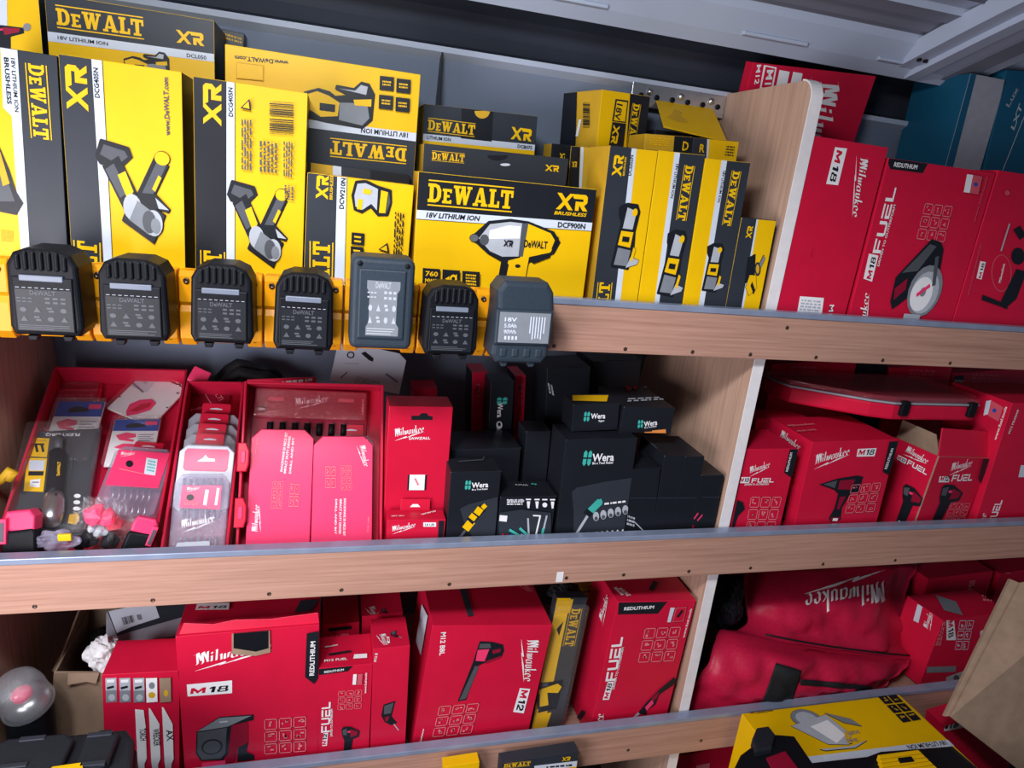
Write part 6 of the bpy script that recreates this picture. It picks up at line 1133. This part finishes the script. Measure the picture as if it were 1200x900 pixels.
# yellow saw carton on the floor, seen from above
pb0 = at(869, 836, .862); zt = pb0.z; pb1 = atz(1054, 814, zt)
W_ = pb1.x - pb0.x; D_ = .30
f = Fit.__new__(Fit); f.cam = Vector((0, 0, H)); f.w = W_; f.h = zt - .001; f.M = Matrix.Translation(((pb0.x + pb1.x) / 2, .862 - D_, .001)); f.Mi = f.M.inverted()
c = Carton.__new__(Carton); c.setup(f, D_); c.mb.box((-W_ / 2, 0, 0), (W_ / 2, D_, f.h), 'Y', .0015, lambda n: 'K' if n.y < -.7 else 'Y'); c.meta = ('tool_carton', 'yellow saw carton lying in front of the racking, top facing up with a saw picture', 'box', GF)
c.p('K', [(890, 900), (957, 893), (1115, 874), (1260, 1000), (900, 1100)], 'T').p('P', [(940, 888), (1113, 867), (1120, 874), (950, 896)], 'T').t('18V LITHIUM ION', (1107, 869), (1061, 876), -5.5, 'K', 'T', .04, .2) if False else None
c.p('K', [(880, 905), (957, 893), (1115, 874), (1260, 1000), (900, 1100)], 'T').p('P', [(930, 889), (1111, 867), (1121, 874), (940, 897)], 'T').t('18V LITHIUM ION', (1107, 868), (1061, 874), 5.0, 'K', 'T', .04, .2)
c.ill('plate', (952, 885), (1036, 874), 58, 'T').t('DE WALT', (1003, 866), (990, 867.5), 4, 'G', 'T', .04).t('DCS571', (1005, 857), (991, 859), 3.5, 'G', 'T').t('www.DeWALT.com', (905, 833), (878, 836), 2.6, 'K', 'T', .04)
c.grid([(1027, 817), (1050, 814.5), (1081, 845), (1058, 849)], 'YD', 2, 3, 'T', fill=('K', 'YD')); c.done()
# black tool case with a yellow latch lying on it
def zp(pts, z): return [atz(x, y, z) for x, y in pts]
e = empty('tool_case', Vector((.75, .72, zt)), 'black case with a reddish label and a yellow latch, lying on the yellow saw carton', 'case'); inv = Matrix.Translation((-.75, -.72, -zt))
def lay(pts, z0, z1, key, name, par=None, bev=.003):
    P = zp(pts, z1); m = MB(); m.prism([(p.x, p.y) for p in P], z0, z1, key, bev, axis='z'); o = m.build(name, par or e)
    if not par: o.matrix_parent_inverse = inv
    else: o.matrix_parent_inverse = inv
    return o
lay([(858, 905), (868, 884), (884, 872), (906, 860), (931, 862), (952, 893), (1016, 886), (1032, 880), (1112, 874), (1150, 905), (1180, 960), (870, 990)], zt + .001, zt + .022, 'BK', 'body')
lay([(882, 864), (887, 852), (901, 850), (909, 860), (905, 876), (886, 880)], zt + .012, zt + .034, 'BK2', 'carry_handle', None, .004)
lb = lay([(898, 888), (920, 880), (938, 904), (910, 912)], zt + .0215, zt + .024, 'RD', 'label', None, .0004); lb['label'] = 'reddish foil label'
for i in range(5):
    lay([(1029 + 0 * i + i * 1.5, 884.5 + i * 5), (1076 + i * 4.6, 878.5 + i * 4.4), (1079.5 + i * 4.6, 882 + i * 4.4), (1031.5 + i * 1.5, 888.6 + i * 5)], zt + .0222, zt + .034, 'Y', 'latch_rib', None, .001)
lay([(1030, 886), (1078, 880), (1093, 896), (1042, 905)], zt + .0215, zt + .030, 'Y', 'latch', None, .001)
lay([(1052, 888), (1068, 886), (1072, 892), (1055, 894)], zt + .030, zt + .0352, 'BK', 'latch_slot', None, .0005)
c = Carton('red carton standing on the floor between the saw carton and the brown cardboard', [(1098, 846), (1180, 838), (1180, 960), (1100, 960)], .825, .045, 'R', rest=.001, group=GF); c.p('W', [(1098, 846), (1128, 842), (1128, 853), (1098, 858)]).t('M18', (1102, 855), (1122, 852), 6, 'K', bold=.06); c.done()
# brown cardboard box, lower right: near face leans with its flap raised
P = [at(1196, 682, .80), at(1300, 640, .80), at(1320, 960, .58), at(1196, 905, .56), at(1114, 842, .66)]
e = empty('cardboard_box', Vector((P[4].x + .12, .62, .001)), 'large brown cardboard box at the lower right corner with a raised flap', 'box'); inv = Matrix.Translation((-P[4].x - .12, -.62, -.001))
a, b = at(1114, 840, .765), at(1196, 683, .85); c_, d_ = at(1320, 1000, .62), at(1330, 660, .76)
nrm = (b - a).cross(c_ - a).normalized()
if nrm.y < 0: nrm = -nrm
m = MB(); solid([a, b, d_, c_], nrm * .004, 'CB', m); o = m.build('raised_flap', e); o.matrix_parent_inverse = inv
a2 = at(1196, 905, .58)
m = MB(); s1 = a + nrm * .0042; s2 = b + nrm * .0042; solid([s1 + Vector((-.004, .004, -.004)), s1, s2, s2 + Vector((-.006, .012, .0))], nrm * .006, 'CB', m); o = m.build('folded_edge', e); o.matrix_parent_inverse = inv
x0 = a.x + .03
m = MB(); zb_ = a.z - .17
bx = [(x0, .40, .001), (x0 + .30, .63, zb_)]
m.box((x0, .53, .001), (x0 + .30, .534, zb_), 'CB'); m.box((x0, .706, .001), (x0 + .30, .71, zb_), 'CB'); m.box((x0, .534, .001), (x0 + .004, .706, zb_), 'CB'); m.box((x0 + .296, .534, .001), (x0 + .30, .706, zb_), 'CB'); m.box((x0 + .004, .534, .001), (x0 + .296, .706, .005), 'CB'); o = m.build('box_wall', e); o.matrix_parent_inverse = inv
